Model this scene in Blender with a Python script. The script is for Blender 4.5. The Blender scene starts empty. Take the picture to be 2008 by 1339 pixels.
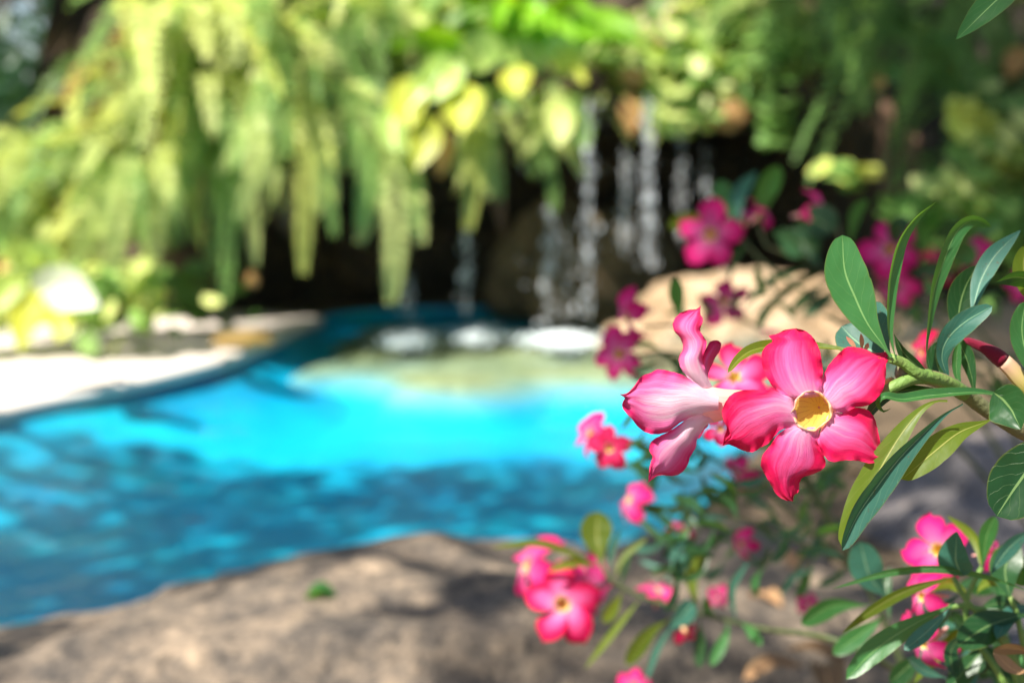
import bpy, math, random
from mathutils import Vector, Matrix, noise, Quaternion
R = math.radians
sc = bpy.context.scene
COL = sc.collection
rnd = random.Random(7)

# ------------------------------------------------------------------ camera
H = 0.75
FPX = 2789.0
PITCH = math.atan((669.5-300)/FPX)
cam = bpy.data.cameras.new('camera'); camo = bpy.data.objects.new('camera', cam); COL.objects.link(camo)
cam.lens = 50; cam.sensor_width = 36; cam.sensor_fit = 'HORIZONTAL'
camo.location = (0, 0, H); camo.rotation_euler = (math.pi/2-PITCH, 0, 0)
cam.clip_start = 0.05; cam.clip_end = 2000
cam.dof.use_dof = True; cam.dof.focus_distance = 0.60; cam.dof.aperture_fstop = 6.2; cam.dof.aperture_blades = 0
sc.camera = camo
FW = Vector((0, math.cos(PITCH), -math.sin(PITCH))); UPV = Vector((0, math.sin(PITCH), math.cos(PITCH))); RT = Vector((1, 0, 0))
CP = Vector((0, 0, H))
def P(x, y, D):
    return CP + D*(FW + RT*((x-1004)/FPX) - UPV*((y-669.5)/FPX))
def G(x, y, z=0.0):
    d = FW + RT*((x-1004)/FPX) - UPV*((y-669.5)/FPX)
    t = (z-H)/d.z
    return CP + d*t
def sstep(a, b, x):
    t = max(0.0, min(1.0, (x-a)/(b-a))); return t*t*(3-2*t)

# ------------------------------------------------------------------ light
SUN = Vector((-0.46, -0.42, 0.80)).normalized()
elev = math.asin(SUN.z); az = math.atan2(SUN.x, SUN.y)
w = bpy.data.worlds.new('World'); sc.world = w; w.use_nodes = True
nt = w.node_tree; bg = nt.nodes['Background']
sky = nt.nodes.new('ShaderNodeTexSky'); sky.sky_type = 'NISHITA'; sky.sun_disc = False
sky.sun_elevation = elev; sky.sun_rotation = az
nt.links.new(sky.outputs[0], bg.inputs[0]); bg.inputs[1].default_value = 0.065
sl = bpy.data.lights.new('sun', 'SUN'); sl.energy = 5.0; sl.angle = R(0.53); sl.color = (1.0, 0.94, 0.85)
so = bpy.data.objects.new('sun', sl); COL.objects.link(so); so.location = SUN*20
so.rotation_euler = SUN.to_track_quat('Z', 'Y').to_euler()
sc.view_settings.view_transform = 'Standard'; sc.view_settings.look = 'None'
sc.view_settings.exposure = 1.2; sc.view_settings.gamma = 1
sc.cycles.use_denoising = True
sc.cycles.max_bounces = 8; sc.cycles.diffuse_bounces = 3; sc.cycles.glossy_bounces = 3
sc.cycles.transmission_bounces = 6; sc.cycles.transparent_max_bounces = 10
sc.cycles.caustics_reflective = False; sc.cycles.caustics_refractive = False
sc.cycles.sample_clamp_indirect = 6

# ------------------------------------------------------------------ materials
class N:
    def __init__(s, name):
        s.m = bpy.data.materials.new(name); s.m.use_nodes = True; s.t = s.m.node_tree
        s.t.nodes.clear(); s.out = s.n('OutputMaterial')
    def n(s, typ, **kw):
        x = s.t.nodes.new('ShaderNode'+typ)
        for k, v in kw.items():
            if k[0] == 'i' and k[1:].isdigit(): x.inputs[int(k[1:])].default_value = v
            elif k == 'ins':
                for a, b in v.items():
                    if isinstance(b, bpy.types.NodeSocket): s.t.links.new(b, x.inputs[a])
                    else: x.inputs[a].default_value = b
            else: setattr(x, k, v)
        return x
    def math(s, op, a, b=0.0, clamp=False):
        x = s.n('Math', operation=op, use_clamp=clamp)
        for i, v in enumerate((a, b)):
            if isinstance(v, bpy.types.NodeSocket): s.t.links.new(v, x.inputs[i])
            else: x.inputs[i].default_value = v
        return x.outputs[0]
    def mix(s, f, a, b, typ='MIX'):
        x = s.n('Mix', data_type='RGBA', blend_type=typ)
        for i, v in ((0, f), (6, a), (7, b)):
            if isinstance(v, bpy.types.NodeSocket): s.t.links.new(v, x.inputs[i])
            else: x.inputs[i].default_value = v if i == 0 else (v[0], v[1], v[2], 1)
        return x.outputs[2]
    def noise(s, scale, detail=4, vec=None, rough=.55):
        x = s.n('TexNoise'); x.inputs['Scale'].default_value = scale; x.inputs['Detail'].default_value = detail
        x.inputs['Roughness'].default_value = rough
        if vec is not None: s.t.links.new(vec, x.inputs['Vector'])
        return x.outputs['Fac']
    def ramp(s, f, stops):
        x = s.n('ValToRGB'); e = x.color_ramp.elements
        while len(e) < len(stops): e.new(0.5)
        for el, (p, c) in zip(e, stops): el.position = p; el.color = (c[0], c[1], c[2], 1)
        s.t.links.new(f, x.inputs[0]); return x.outputs[0]
    def pos(s): return s.n('NewGeometry').outputs['Position']
    def uv(s): return s.n('TexCoord').outputs['UV']
    def bump(s, h, dist, strength=1.0):
        x = s.n('Bump'); x.inputs['Distance'].default_value = dist; x.inputs['Strength'].default_value = strength
        s.t.links.new(h, x.inputs['Height']); return x.outputs[0]
    def fin(s, sh): s.t.links.new(sh, s.out.inputs[0]); return s.m
    def link(s, a, b): s.t.links.new(a, b)

def leafmat(name, col, tcol, trans=.4, rough=.35, coat=.35, veins=True, hue=.12, vein_col=None, vary=.5, spots=False):
    """leaf lit on its own side shows col, light passing through shows tcol"""
    a = N(name)
    info = a.n('ObjectInfo').outputs['Random']
    dark = tuple(c*(1-vary*.55) for c in col); lite = tuple(min(1, c*(1+vary*.5)) for c in col)
    base = a.mix(info, dark, lite)
    tdark = (tcol[0]*(1-hue*2), tcol[1]*(1-hue), tcol[2]); tl = (min(1, tcol[0]*(1+hue*2)), min(1, tcol[1]*(1+hue)), tcol[2])
    tb = a.mix(info, tdark, tl)
    nz = a.noise(70, 3, a.pos())
    base = a.mix(a.math('MULTIPLY', nz, .35), base, tuple(c*.55 for c in col))
    pb = a.n('BsdfPrincipled')
    if veins:
        sx = a.n('SeparateXYZ'); a.link(a.uv(), sx.inputs[0])
        d = a.math('ABSOLUTE', a.math('SUBTRACT', sx.outputs[0], .5))
        wdt = a.math('SUBTRACT', .034, a.math('MULTIPLY', sx.outputs[1], .022))
        rib = a.math('LESS_THAN', d, wdt)
        ph = a.math('SUBTRACT', a.math('ADD', a.math('MULTIPLY', sx.outputs[1], 7.5), a.math('MULTIPLY', a.noise(3, 2, a.uv()), 1.2)), a.math('MULTIPLY', d, 4.5))
        fr = a.math('ABSOLUTE', a.math('SUBTRACT', a.math('FRACT', ph), .5))
        sv = a.math('MULTIPLY', a.math('LESS_THAN', fr, .022), .22)
        vf = a.math('MAXIMUM', a.math('MULTIPLY', rib, .75), sv)
        vc = vein_col or (min(1, col[0]*2.2+.16), min(1, col[1]*1.5+.22), min(1, col[2]*1.6+.08))
        edge = a.math('MULTIPLY', a.math('GREATER_THAN', d, .475), .6)
        base = a.mix(vf, base, vc); tb = a.mix(a.math('MULTIPLY', vf, .45), tb, (.55, .55, .12))
        base = a.mix(edge, base, (.12, .14, .03))
        a.link(a.bump(a.math('ADD', a.math('MULTIPLY', vf, -1.0), a.math('MULTIPLY', nz, 2.2)), .0003, .7), pb.inputs['Normal'])
    if spots:
        sp = a.math('GREATER_THAN', a.noise(600, 1, a.pos()), .70)
        base = a.mix(a.math('MULTIPLY', sp, .6), base, (.08, .05, .03))
    a.link(base, pb.inputs['Base Color']); pb.inputs['Roughness'].default_value = rough
    pb.inputs['Specular IOR Level'].default_value = coat
    tr = a.n('BsdfTranslucent'); a.link(tb, tr.inputs[0])
    mx = a.n('MixShader'); mx.inputs[0].default_value = trans
    a.link(pb.outputs[0], mx.inputs[1]); a.link(tr.outputs[0], mx.inputs[2])
    return a.fin(mx.outputs[0])

M = {}
M['leaf_green'] = leafmat('leaf_green', (.035, .15, .04), (.16, .38, .02), .38, .34, .5)
M['leaf_dark'] = leafmat('leaf_dark', (.016, .07, .02), (.07, .20, .01), .32, .36, .45)
M['leaf_blue'] = leafmat('leaf_blue', (.04, .15, .11), (.10, .28, .05), .25, .50, .32, spots=True)
M['leaf_yellow'] = leafmat('leaf_yellow', (.11, .18, .015), (.34, .42, .02), .5, .4, .3, vein_col=(.5, .5, .14))
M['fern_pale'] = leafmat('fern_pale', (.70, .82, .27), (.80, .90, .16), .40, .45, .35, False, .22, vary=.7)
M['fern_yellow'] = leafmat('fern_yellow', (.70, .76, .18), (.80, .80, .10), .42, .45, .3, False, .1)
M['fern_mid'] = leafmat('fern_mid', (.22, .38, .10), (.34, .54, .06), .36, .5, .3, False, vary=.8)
M['fern_shade'] = leafmat('fern_shade', (.15, .30, .07), (.26, .42, .05), .3, .5, .3, False, vary=.8)  # darkened copy of the fern green; the shade is put into the colour
M['fern_dead'] = leafmat('fern_dead', (.26, .13, .05), (.3, .16, .04), .25, .7, .1, False)
M['nest_green'] = leafmat('nest_green', (.24, .52, .03), (.48, .80, .01), .45, .35, .4, True, .08)
M['broad_pale'] = leafmat('broad_pale', (.42, .60, .14), (.60, .74, .06), .38, .35, .45, True, .08)
M['broad_yellow'] = leafmat('broad_yellow', (.62, .66, .08), (.78, .76, .05), .42, .4, .4, True, .05)
M['tree_leaf'] = leafmat('tree_leaf', (.03, .09, .035), (.06, .16, .03), .3, .5, .4, False)
M['leaf_white'] = leafmat('leaf_white', (.80, .84, .60), (.7, .8, .3), .25, .3, .5, True, .05, vary=.1)
M['dry_leaf'] = leafmat('dry_leaf', (.34, .20, .10), (.45, .25, .08), .2, .6, .2, True, .2)
M['orange_leaf'] = leafmat('orange_leaf', (.62, .34, .13), (.70, .38, .10), .3, .6, .2, True, .1)

def petalmat(name, hot, pale, rib=.13, trans=.35):
    a = N(name)
    at = a.n('Attribute', attribute_name='pink').outputs['Fac']
    sx = a.n('SeparateXYZ'); a.link(a.uv(), sx.inputs[0])
    cb = a.n('CombineXYZ'); a.link(a.math('MULTIPLY', sx.outputs[0], 110), cb.inputs[0]); a.link(a.math('MULTIPLY', sx.outputs[1], 2.0), cb.inputs[1])
    a.link(a.n('ObjectInfo').outputs['Random'], cb.inputs[2])
    st = a.noise(1.0, 3, cb.outputs[0], .6)
    f = a.math('ADD', at, a.math('MULTIPLY', a.math('SUBTRACT', st, .5), rib), True)
    mid = tuple(h*.45+p*.55 for h, p in zip(hot, pale)); mid = (mid[0], mid[1]*.5, mid[2]*.9)
    c = a.ramp(f, [(0.0, pale), (.42, mid), (.80, hot), (1.0, (hot[0]*.86, hot[1]*.6, hot[2]*.72))])
    nz = a.noise(260, 2, a.pos())
    pb = a.n('BsdfPrincipled'); a.link(c, pb.inputs['Base Color']); pb.inputs['Roughness'].default_value = .55
    pb.inputs['Specular IOR Level'].default_value = .25
    pb.inputs['Sheen Weight'].default_value = .08
    a.link(a.bump(a.math('ADD', a.math('MULTIPLY', st, 1.0), a.math('MULTIPLY', nz, .45)), .0008, .7), pb.inputs['Normal'])
    tr = a.n('BsdfTranslucent'); a.link(c, tr.inputs[0])
    mx = a.n('MixShader'); mx.inputs[0].default_value = trans
    a.link(pb.outputs[0], mx.inputs[1]); a.link(tr.outputs[0], mx.inputs[2])
    return a.fin(mx.outputs[0])
M['petal'] = petalmat('petal', (.86, .002, .11), (.90, .46, .68))
M['petal_side'] = petalmat('petal_side', (.80, .02, .17), (.92, .62, .72), .2, .3)
M['petal_far'] = petalmat('petal_far', (.80, .012, .22), (.86, .34, .50), .2, .4)
M['petal_maroon'] = petalmat('petal_maroon', (.22, .004, .03), (.5, .04, .10), .2, .2)
M['petal_red'] = petalmat('petal_red', (.75, .006, .09), (.85, .10, .22), .2, .35)

def tubemat(name, c0, c1, c2):
    a = N(name); sx = a.n('SeparateXYZ'); a.link(a.uv(), sx.inputs[0])
    cb = a.n('CombineXYZ'); a.link(a.math('MULTIPLY', sx.outputs[0], 40), cb.inputs[0]); a.link(sx.outputs[1], cb.inputs[1])
    st = a.noise(1.0, 2, cb.outputs[0])
    c = a.ramp(a.math('ADD', sx.outputs[1], a.math('MULTIPLY', a.math('SUBTRACT', st, .5), .25)), [(0, c0), (.5, c1), (1, c2)])
    pb = a.n('BsdfPrincipled'); a.link(c, pb.inputs['Base Color']); pb.inputs['Roughness'].default_value = .5
    pb.inputs['Specular IOR Level'].default_value = .3
    a.link(a.bump(st, .0006, .6), pb.inputs['Normal'])
    tr = a.n('BsdfTranslucent'); a.link(c, tr.inputs[0]); mx = a.n('MixShader'); mx.inputs[0].default_value = .3
    a.link(pb.outputs[0], mx.inputs[1]); a.link(tr.outputs[0], mx.inputs[2]); return a.fin(mx.outputs[0])
M['tube'] = tubemat('tube', (.88, .50, .50), (.84, .48, .30), (.74, .62, .25))
M['bud'] = tubemat('bud', (.30, .42, .08), (.55, .48, .12), (.68, .40, .30))
M['sepal'] = tubemat('sepal', (.45, .32, .14), (.60, .30, .18), (.62, .22, .16))
def throatmat():
    a = N('throat'); sx = a.n('SeparateXYZ'); a.link(a.uv(), sx.inputs[0])
    c = a.ramp(sx.outputs[1], [(0, (.90, .52, .60)), (.16, (.92, .72, .58)), (.34, (.96, .84, .24)), (1, (.96, .72, .08))])
    nz = a.noise(30, 2, a.uv())
    ph = a.math('FRACT', a.math('ADD', a.math('MULTIPLY', sx.outputs[0], 15), a.math('MULTIPLY', nz, .5)))
    ln = a.math('MULTIPLY', a.math('LESS_THAN', a.math('ABSOLUTE', a.math('SUBTRACT', ph, .5)), .07), a.math('GREATER_THAN', sx.outputs[1], .28))
    c = a.mix(a.math('MULTIPLY', ln, .3), c, (.42, .10, .01))
    pb = a.n('BsdfPrincipled'); a.link(c, pb.inputs['Base Color']); pb.inputs['Roughness'].default_value = .55
    tr = a.n('BsdfTranslucent'); a.link(c, tr.inputs[0]); mx = a.n('MixShader'); mx.inputs[0].default_value = .6
    a.link(pb.outputs[0], mx.inputs[1]); a.link(tr.outputs[0], mx.inputs[2]); return a.fin(mx.outputs[0])
M['throat'] = throatmat()

def stemmat(name, c1, c2, c3):
    a = N(name); nz = a.noise(60, 5, a.pos()); n2 = a.noise(400, 3, a.pos())
    c = a.ramp(nz, [(.3, c1), (.55, c2), (.72, c3)])
    c = a.mix(a.math('MULTIPLY', n2, .4), c, tuple(v*.5 for v in c1))
    pb = a.n('BsdfPrincipled'); a.link(c, pb.inputs['Base Color']); pb.inputs['Roughness'].default_value = .6
    a.link(a.bump(a.math('ADD', nz, n2), .0015, .6), pb.inputs['Normal']); return a.fin(pb.outputs[0])
M['stem_green'] = stemmat('stem_green', (.10, .20, .04), (.16, .27, .05), (.22, .27, .07))
M['stem_brown'] = stemmat('stem_brown', (.13, .15, .06), (.18, .17, .08), (.30, .19, .09))
M['stem_dark'] = stemmat('stem_dark', (.04, .07, .02), (.08, .10, .03), (.12, .10, .05))
M['bark'] = stemmat('bark', (.07, .05, .035), (.12, .09, .06), (.16, .11, .07))
M['root'] = stemmat('root', (.16, .09, .05), (.22, .13, .08), (.28, .16, .09))

def rockmat(name, stops, sc1=3, sc2=18, sc3=90, bump=.02, rough=.85):
    a = N(name); p = a.pos()
    n1 = a.noise(sc1, 6, p, .6); n2 = a.noise(sc2, 5, p, .6); n3 = a.noise(sc3, 4, p, .65)
    f = a.math('ADD', a.math('MULTIPLY', n1, .45), a.math('ADD', a.math('MULTIPLY', n2, .35), a.math('MULTIPLY', n3, .2)))
    c = a.ramp(f, stops)
    vo = a.n('TexVoronoi'); vo.inputs['Scale'].default_value = sc2*1.6; a.link(p, vo.inputs['Vector'])
    h = a.math('ADD', a.math('MULTIPLY', n2, .6), a.math('ADD', a.math('MULTIPLY', n3, .35), a.math('MULTIPLY', vo.outputs['Distance'], .15)))
    c = a.mix(a.math('MULTIPLY', a.math('GREATER_THAN', a.noise(sc2*2.2, 3, p), .60), .45), c, tuple(.5*q for q in stops[0][1]))
    pb = a.n('BsdfPrincipled'); a.link(c, pb.inputs['Base Color']); pb.inputs['Roughness'].default_value = rough
    a.link(a.bump(h, bump, .9), pb.inputs['Normal']); return a.fin(pb.outputs[0])
M['rock_grey'] = rockmat('rock_grey', [(.36, (.028, .025, .022)), (.45, (.10, .082, .064)), (.53, (.22, .17, .12)), (.63, (.40, .30, .20))], 9, 30, 140)
M['rock_shade'] = rockmat('rock_shade', [(.36, (.04, .036, .036)), (.46, (.13, .12, .12)), (.55, (.24, .21, .20)), (.66, (.32, .25, .19))], 8, 28, 120)
M['rock_tan'] = rockmat('rock_tan', [(.36, (.16, .10, .05)), (.47, (.34, .23, .13)), (.56, (.50, .37, .24)), (.66, (.36, .25, .13))], 3, 12, 60)
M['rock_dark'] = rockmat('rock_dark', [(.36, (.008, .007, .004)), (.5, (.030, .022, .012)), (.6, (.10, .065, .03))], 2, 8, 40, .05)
M['rock_mid'] = rockmat('rock_mid', [(.36, (.04, .03, .015)), (.5, (.12, .09, .045)), (.62, (.24, .16, .08))], 4, 14, 60, .03)
M['rock_pale'] = rockmat('rock_pale', [(.36, (.45, .27, .17)), (.5, (.60, .42, .34)), (.65, (.68, .56, .52))], 6, 18, 60, .02)
M['soil'] = rockmat('soil', [(.36, (.05, .035, .02)), (.5, (.13, .09, .05)), (.62, (.24, .17, .10))], 3, 16, 80, .03)
M['deck'] = rockmat('deck', [(.3, (.66, .56, .48)), (.5, (.78, .69, .61)), (.7, (.82, .75, .69))], 2, 30, 160, .004)
M['coping'] = rockmat('coping', [(.3, (.50, .44, .38)), (.5, (.62, .56, .50)), (.7, (.7, .64, .58))], 3, 30, 160, .004)
M['shelf0'] = rockmat('shelf', [(.34, (.14, .12, .05)), (.5, (.31, .26, .11)), (.62, (.44, .36, .18))], 3, 9, 40, .02)

def shelfmat():
    m = M['shelf0']; t = m.node_tree; pb = [x for x in t.nodes if x.type == 'BSDF_PRINCIPLED'][0]; src = pb.inputs['Base Color'].links[0].from_socket
    g = t.nodes.new('ShaderNodeNewGeometry'); sx = t.nodes.new('ShaderNodeSeparateXYZ'); t.links.new(g.outputs['Position'], sx.inputs[0])
    mr = t.nodes.new('ShaderNodeMapRange'); mr.inputs[1].default_value = -.07; mr.inputs[2].default_value = -.17; t.links.new(sx.outputs[2], mr.inputs[0])
    mx = t.nodes.new('ShaderNodeMix'); mx.data_type = 'RGBA'; t.links.new(mr.outputs[0], mx.inputs[0]); t.links.new(src, mx.inputs[6]); mx.inputs[7].default_value = (0, .42, .60, 1)
    t.links.new(mx.outputs[2], pb.inputs['Base Color']); return m
M['shelf'] = shelfmat()
def poolmat():
    a = N('pool_tile'); p = a.pos()
    n1 = a.noise(2.6, 4, p); 
    c = a.ramp(n1, [(.32, (.0, .27, .50)), (.5, (.0, .38, .58)), (.66, (.0, .48, .60))])  # patchy blue painted into the tile in place of rippling light
    br = a.n('TexBrick'); br.offset = 0; br.inputs['Scale'].default_value = 1; br.inputs['Brick Width'].default_value = .05; br.inputs['Row Height'].default_value = .05
    br.inputs['Mortar Size'].default_value = .003; a.link(p, br.inputs['Vector'])
    c = a.mix(a.math('MULTIPLY', br.outputs['Fac'], .3), c, (.02, .5, .62))
    pb = a.n('BsdfPrincipled'); a.link(c, pb.inputs['Base Color']); pb.inputs['Roughness'].default_value = .4
    return a.fin(pb.outputs[0])
M['pool'] = poolmat()
def watermat():
    a = N('pool_water'); p = a.pos()
    mp = a.n('Mapping'); mp.inputs['Scale'].default_value = (1, .8, 1); a.link(p, mp.inputs[0])
    n1 = a.noise(3.5, 3, mp.outputs[0]); n2 = a.noise(12, 2, mp.outputs[0])
    h = a.math('ADD', a.math('MULTIPLY', n1, 1.0), a.math('MULTIPLY', n2, .3))
    nrm = a.bump(h, .04, 1)
    gl = a.n('BsdfGlossy'); gl.inputs['Roughness'].default_value = .04; a.link(nrm, gl.inputs['Normal'])
    gl.inputs['Color'].default_value = (.9, .95, 1, 1)
    tr = a.n('BsdfTransparent'); tr.inputs[0].default_value = (.80, .97, 1.0, 1)
    fr = a.n('Fresnel'); fr.inputs[0].default_value = 1.33; a.link(nrm, fr.inputs['Normal'])
    mx = a.n('MixShader'); a.link(a.math('MULTIPLY', fr.outputs[0], .19), mx.inputs[0]); a.link(tr.outputs[0], mx.inputs[1]); a.link(gl.outputs[0], mx.inputs[2])
    return a.fin(mx.outputs[0])
M['water'] = watermat()
def dropmat():
    a = N('falling_water'); pb = a.n('BsdfPrincipled')
    pb.inputs['Base Color'].default_value = (.92, .95, .97, 1); pb.inputs['Roughness'].default_value = .16
    pb.inputs['Transmission Weight'].default_value = .5; pb.inputs['IOR'].default_value = 1.33
    pb.inputs['Specular IOR Level'].default_value = .8
    return a.fin(pb.outputs[0])
M['drop'] = dropmat()
def foammat():
    a = N('foam'); pb = a.n('BsdfPrincipled'); pb.inputs['Base Color'].default_value = (.78, .86, .88, 1)
    pb.inputs['Roughness'].default_value = .35; return a.fin(pb.outputs[0])
M['foam'] = foammat()

# ------------------------------------------------------------------ mesh helpers
class MB:
    def __init__(s): s.v = []; s.f = []; s.uv = []; s.pk = []; s.mi = []
    def vert(s, p, uv=(0, 0), pk=0.0):
        s.v.append(tuple(p)); s.uv.append(uv); s.pk.append(pk); return len(s.v)-1
    def grid(s, fn, nu, nv, closed=False, m=0):
        """fn(u,v)->(point, pink)"""
        b = len(s.v)
        for j in range(nv+1):
            for i in range(nu+1):
                p, k = fn(i/nu, j/nv); s.vert(p, (i/nu, j/nv), k)
        for j in range(nv):
            for i in range(nu):
                a = b+j*(nu+1)+i; s.f.append((a, a+1, a+nu+2, a+nu+1)); s.mi.append(m)
    def tube(s, pts, rads, n=8, cap=True, m=0):
        b = len(s.v); K = len(pts); prev = None
        for k in range(K):
            t = (pts[min(k+1, K-1)]-pts[max(k-1, 0)])
            if t.length < 1e-9: t = Vector((0, 0, 1))
            t.normalize()
            if prev is None:
                prev = t.orthogonal().normalized()
            prev = (prev - t*prev.dot(t)).normalized(); q = t.cross(prev)
            for i in range(n+1):
                a = 2*math.pi*i/n
                s.vert(pts[k]+(prev*math.cos(a)+q*math.sin(a))*rads[k], (i/n, k/(K-1)))
        for k in range(K-1):
            for i in range(n):
                a = b+k*(n+1)+i; s.f.append((a, a+1, a+n+2, a+n+1)); s.mi.append(m)
        if cap:
            for k in (0, K-1):
                s.f.append(tuple(b+k*(n+1)+i for i in range(n))[::(-1 if k == 0 else 1)]); s.mi.append(m)
    def mesh(s, name, mats):
        me = bpy.data.meshes.new(name); me.from_pydata(s.v, [], s.f)
        uvl = me.uv_layers.new(name='UVMap')
        co = []
        for l in me.loops: co.extend(s.uv[l.vertex_index])
        uvl.data.foreach_set('uv', co)
        if any(s.pk):
            at = me.attributes.new('pink', 'FLOAT', 'POINT'); at.data.foreach_set('value', s.pk)
        for m in (mats if isinstance(mats, (list, tuple)) else [mats]): me.materials.append(m)
        me.polygons.foreach_set('use_smooth', [True]*len(me.polygons))
        if any(s.mi): me.polygons.foreach_set('material_index', s.mi)
        me.update(); return me

def link(name, me, parent=None, world=None):
    """world-space mesh linked as an object; parented with its place kept"""
    o = bpy.data.objects.new(name, me); COL.objects.link(o)
    if parent is not None:
        o.parent = parent; o.matrix_parent_inverse = WM[parent.name].inverted()
    m = world if world is not None else Matrix.Identity(4)
    o.matrix_basis = m; WM[o.name] = m
    return o
WM = {}
def tag(o, label, cat, group=None, kind=None):
    if label: o['label'] = label
    if cat: o['category'] = cat
    if group: o['group'] = group
    if kind: o['kind'] = kind
    return o
def thing(name, label, cat, loc, group=None):
    o = bpy.data.objects.new(name, None); COL.objects.link(o); o.location = loc; o.empty_display_size = .05
    WM[o.name] = Matrix.Translation(loc); return tag(o, label, cat, group)
def structure(name, me, label=None):
    o = link(name, me); o['kind'] = 'structure'
    if label: o['label'] = label
    return o
def fixorigin(o, c):
    """move a top-level mesh object's origin to c"""
    c = Vector(c); o.data.transform(Matrix.Translation(-c)); o.location = c; WM[o.name] = Matrix.Translation(c); return o

def spline(pts, n):
    """Catmull-Rom through pts (Vectors) sampled n+1 times"""
    if len(pts) == 2: return [pts[0].lerp(pts[1], i/n) for i in range(n+1)]
    q = [pts[0]*2-pts[1]]+list(pts)+[pts[-1]*2-pts[-2]]
    L = [0]
    for i in range(len(pts)-1): L.append(L[-1]+(pts[i+1]-pts[i]).length)
    out = []
    for k in range(n+1):
        s = L[-1]*k/n; i = 0
        while i < len(pts)-2 and s > L[i+1]: i += 1
        t = (s-L[i])/max(1e-9, L[i+1]-L[i])
        a, b, c, d = q[i], q[i+1], q[i+2], q[i+3]
        out.append(.5*((2*b)+(c-a)*t+(2*a-5*b+4*c-d)*t*t+(3*b-a-3*c+d)*t**3))
    return out

# ------------------------------------------------------------------ ground, pool, deck
POOL = [(-1.98, 2.6), (-1.95, 1.9), (-1.3, 1.55), (-.6, 1.6), (-.1, 1.85), (.20, 2.25), (.30, 2.60), (.45, 3.05), (.66, 3.6), (.95, 4.2), (1.3, 4.75),
        (1.75, 5.4), (1.6, 6.3), (1.1, 6.72), (.3, 6.85), (-.5, 6.8), (-.88, 6.45), (-.97, 5.9), (-1.06, 5.3), (-1.26, 4.7), (-1.50, 4.06), (-1.76, 3.35)]
POOL = [(p.x, p.y) for p in spline([Vector((x, y, 0)) for x, y in POOL+[POOL[0]]], 88)][:-1]
CX, CY = -.1, 4.2
b = MB(); n = len(POOL)
rings = [1, 1.03, 1.08, 1.16, 1.28, 1.45, 1.7, 2.1, 2.8, 4, 7, 15, 50, 250]
for r in rings:
    for (x, y) in POOL:
        px, py = CX+(x-CX)*r, CY+(y-CY)*r
        z = .012 - (.0 if r < 1.02 else .05*min(1, (r-1)*4)*abs(noise.noise(Vector((px*1.5, py*1.5, 0)))))
        b.vert((px, py, z))
for k in range(len(rings)-1):
    for i in range(n):
        a = k*n+i; c = k*n+(i+1) % n; b.f.append((a, a+n, c+n, c)); b.mi.append(0)
structure('ground', b.mesh('ground', M['soil']), 'brown earth and stones around the pool')
b = MB()
for r, z in ((1, .012), (1, -.008), (.97, -.03), (.86, -.10), (.55, -.20)):
    for (x, y) in POOL: b.vert((CX+(x-CX)*r, CY+(y-CY)*r, z))
for k in range(4):
    for i in range(n):
        a = k*n+i; c = k*n+(i+1) % n; b.f.append((a, c, c+n, a+n)); b.mi.append(0)
b.f.append(tuple(4*n+i for i in range(n))); b.mi.append(0)
me = b.mesh('pool_basin', M['pool']); me.polygons.foreach_set('use_smooth', [False]*len(me.polygons))
structure('pool_basin', me, 'turquoise tiled pool floor and sides under the water')
b = MB()
for (x, y) in POOL: b.vert((x, y, 0))
b.f.append(tuple(range(n))); b.mi.append(0)
structure('water', b.mesh('water', M['water']), 'clear turquoise water of the swimming pool')
# deck slab at the left with a rounded edge
edge = [G(-900, 1190), G(-500, 985), G(-250, 890), G(0, 808), G(200, 765), G(400, 716), G(500, 678), G(560, 650), G(615, 628)]
edge = spline([Vector((e.x, e.y, 0)) for e in edge], 30)
b = MB(); K = len(edge)
prof = [(0, -.02), (.0, .004), (.006, .014), (.02, .018), (.10, .020), (.5, .023), (1.5, .028), (5.0, .035)]
for (d, z) in prof:
    for e in edge: b.vert((e.x-d+.045, e.y+d*.35, z+(.052 if False else 0)))
for k in range(len(prof)-1):
    for i in range(K-1):
        a = k*K+i; b.f.append((a, a+1, a+K+1, a+K)); b.mi.append(0)
me = b.mesh('pool_deck', M['deck'])
structure('pool_deck', me, 'cream stone pool deck in full sun at the left')

def blob(cx, cy, cz, rx, ry, rz, seed, sub=5, amp=.22, freq=1.6, flat=0):
    import bmesh
    bm = bmesh.new(); bmesh.ops.create_icosphere(bm, subdivisions=sub, radius=1)
    off = Vector((seed*7.3, seed*3.1, seed*1.7))
    for v in bm.verts:
        p = v.co.copy()
        d = noise.fractal(p*freq+off, .9, 2.1, 5)*amp + .04*noise.noise(p*9+off)
        cell = noise.voronoi(p*freq*1.2+off)[0][0]
        p *= 1+d-.18*amp*cell
        if flat and p.z > flat: p.z = flat+(p.z-flat)*.25
        v.co = Vector((p.x*rx, p.y*ry, p.z*rz))
    me = bpy.data.meshes.new('rock'); bm.to_mesh(me); bm.free()
    me.polygons.foreach_set('use_smooth', [True]*len(me.polygons)); me.transform(Matrix.Translation((0, 0, 0)))
    return me
def rock(name, label, mat, c, r, seed, rotz=0, group=None, **kw):
    me = blob(0, 0, 0, *r, seed, **kw); me.materials.append(M[mat])
    o = bpy.data.objects.new(name, me); COL.objects.link(o); o.location = c; o.rotation_euler = (0, 0, rotz)
    WM[o.name] = Matrix.Translation(c)
    return tag(o, label, 'rock', group)

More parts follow.
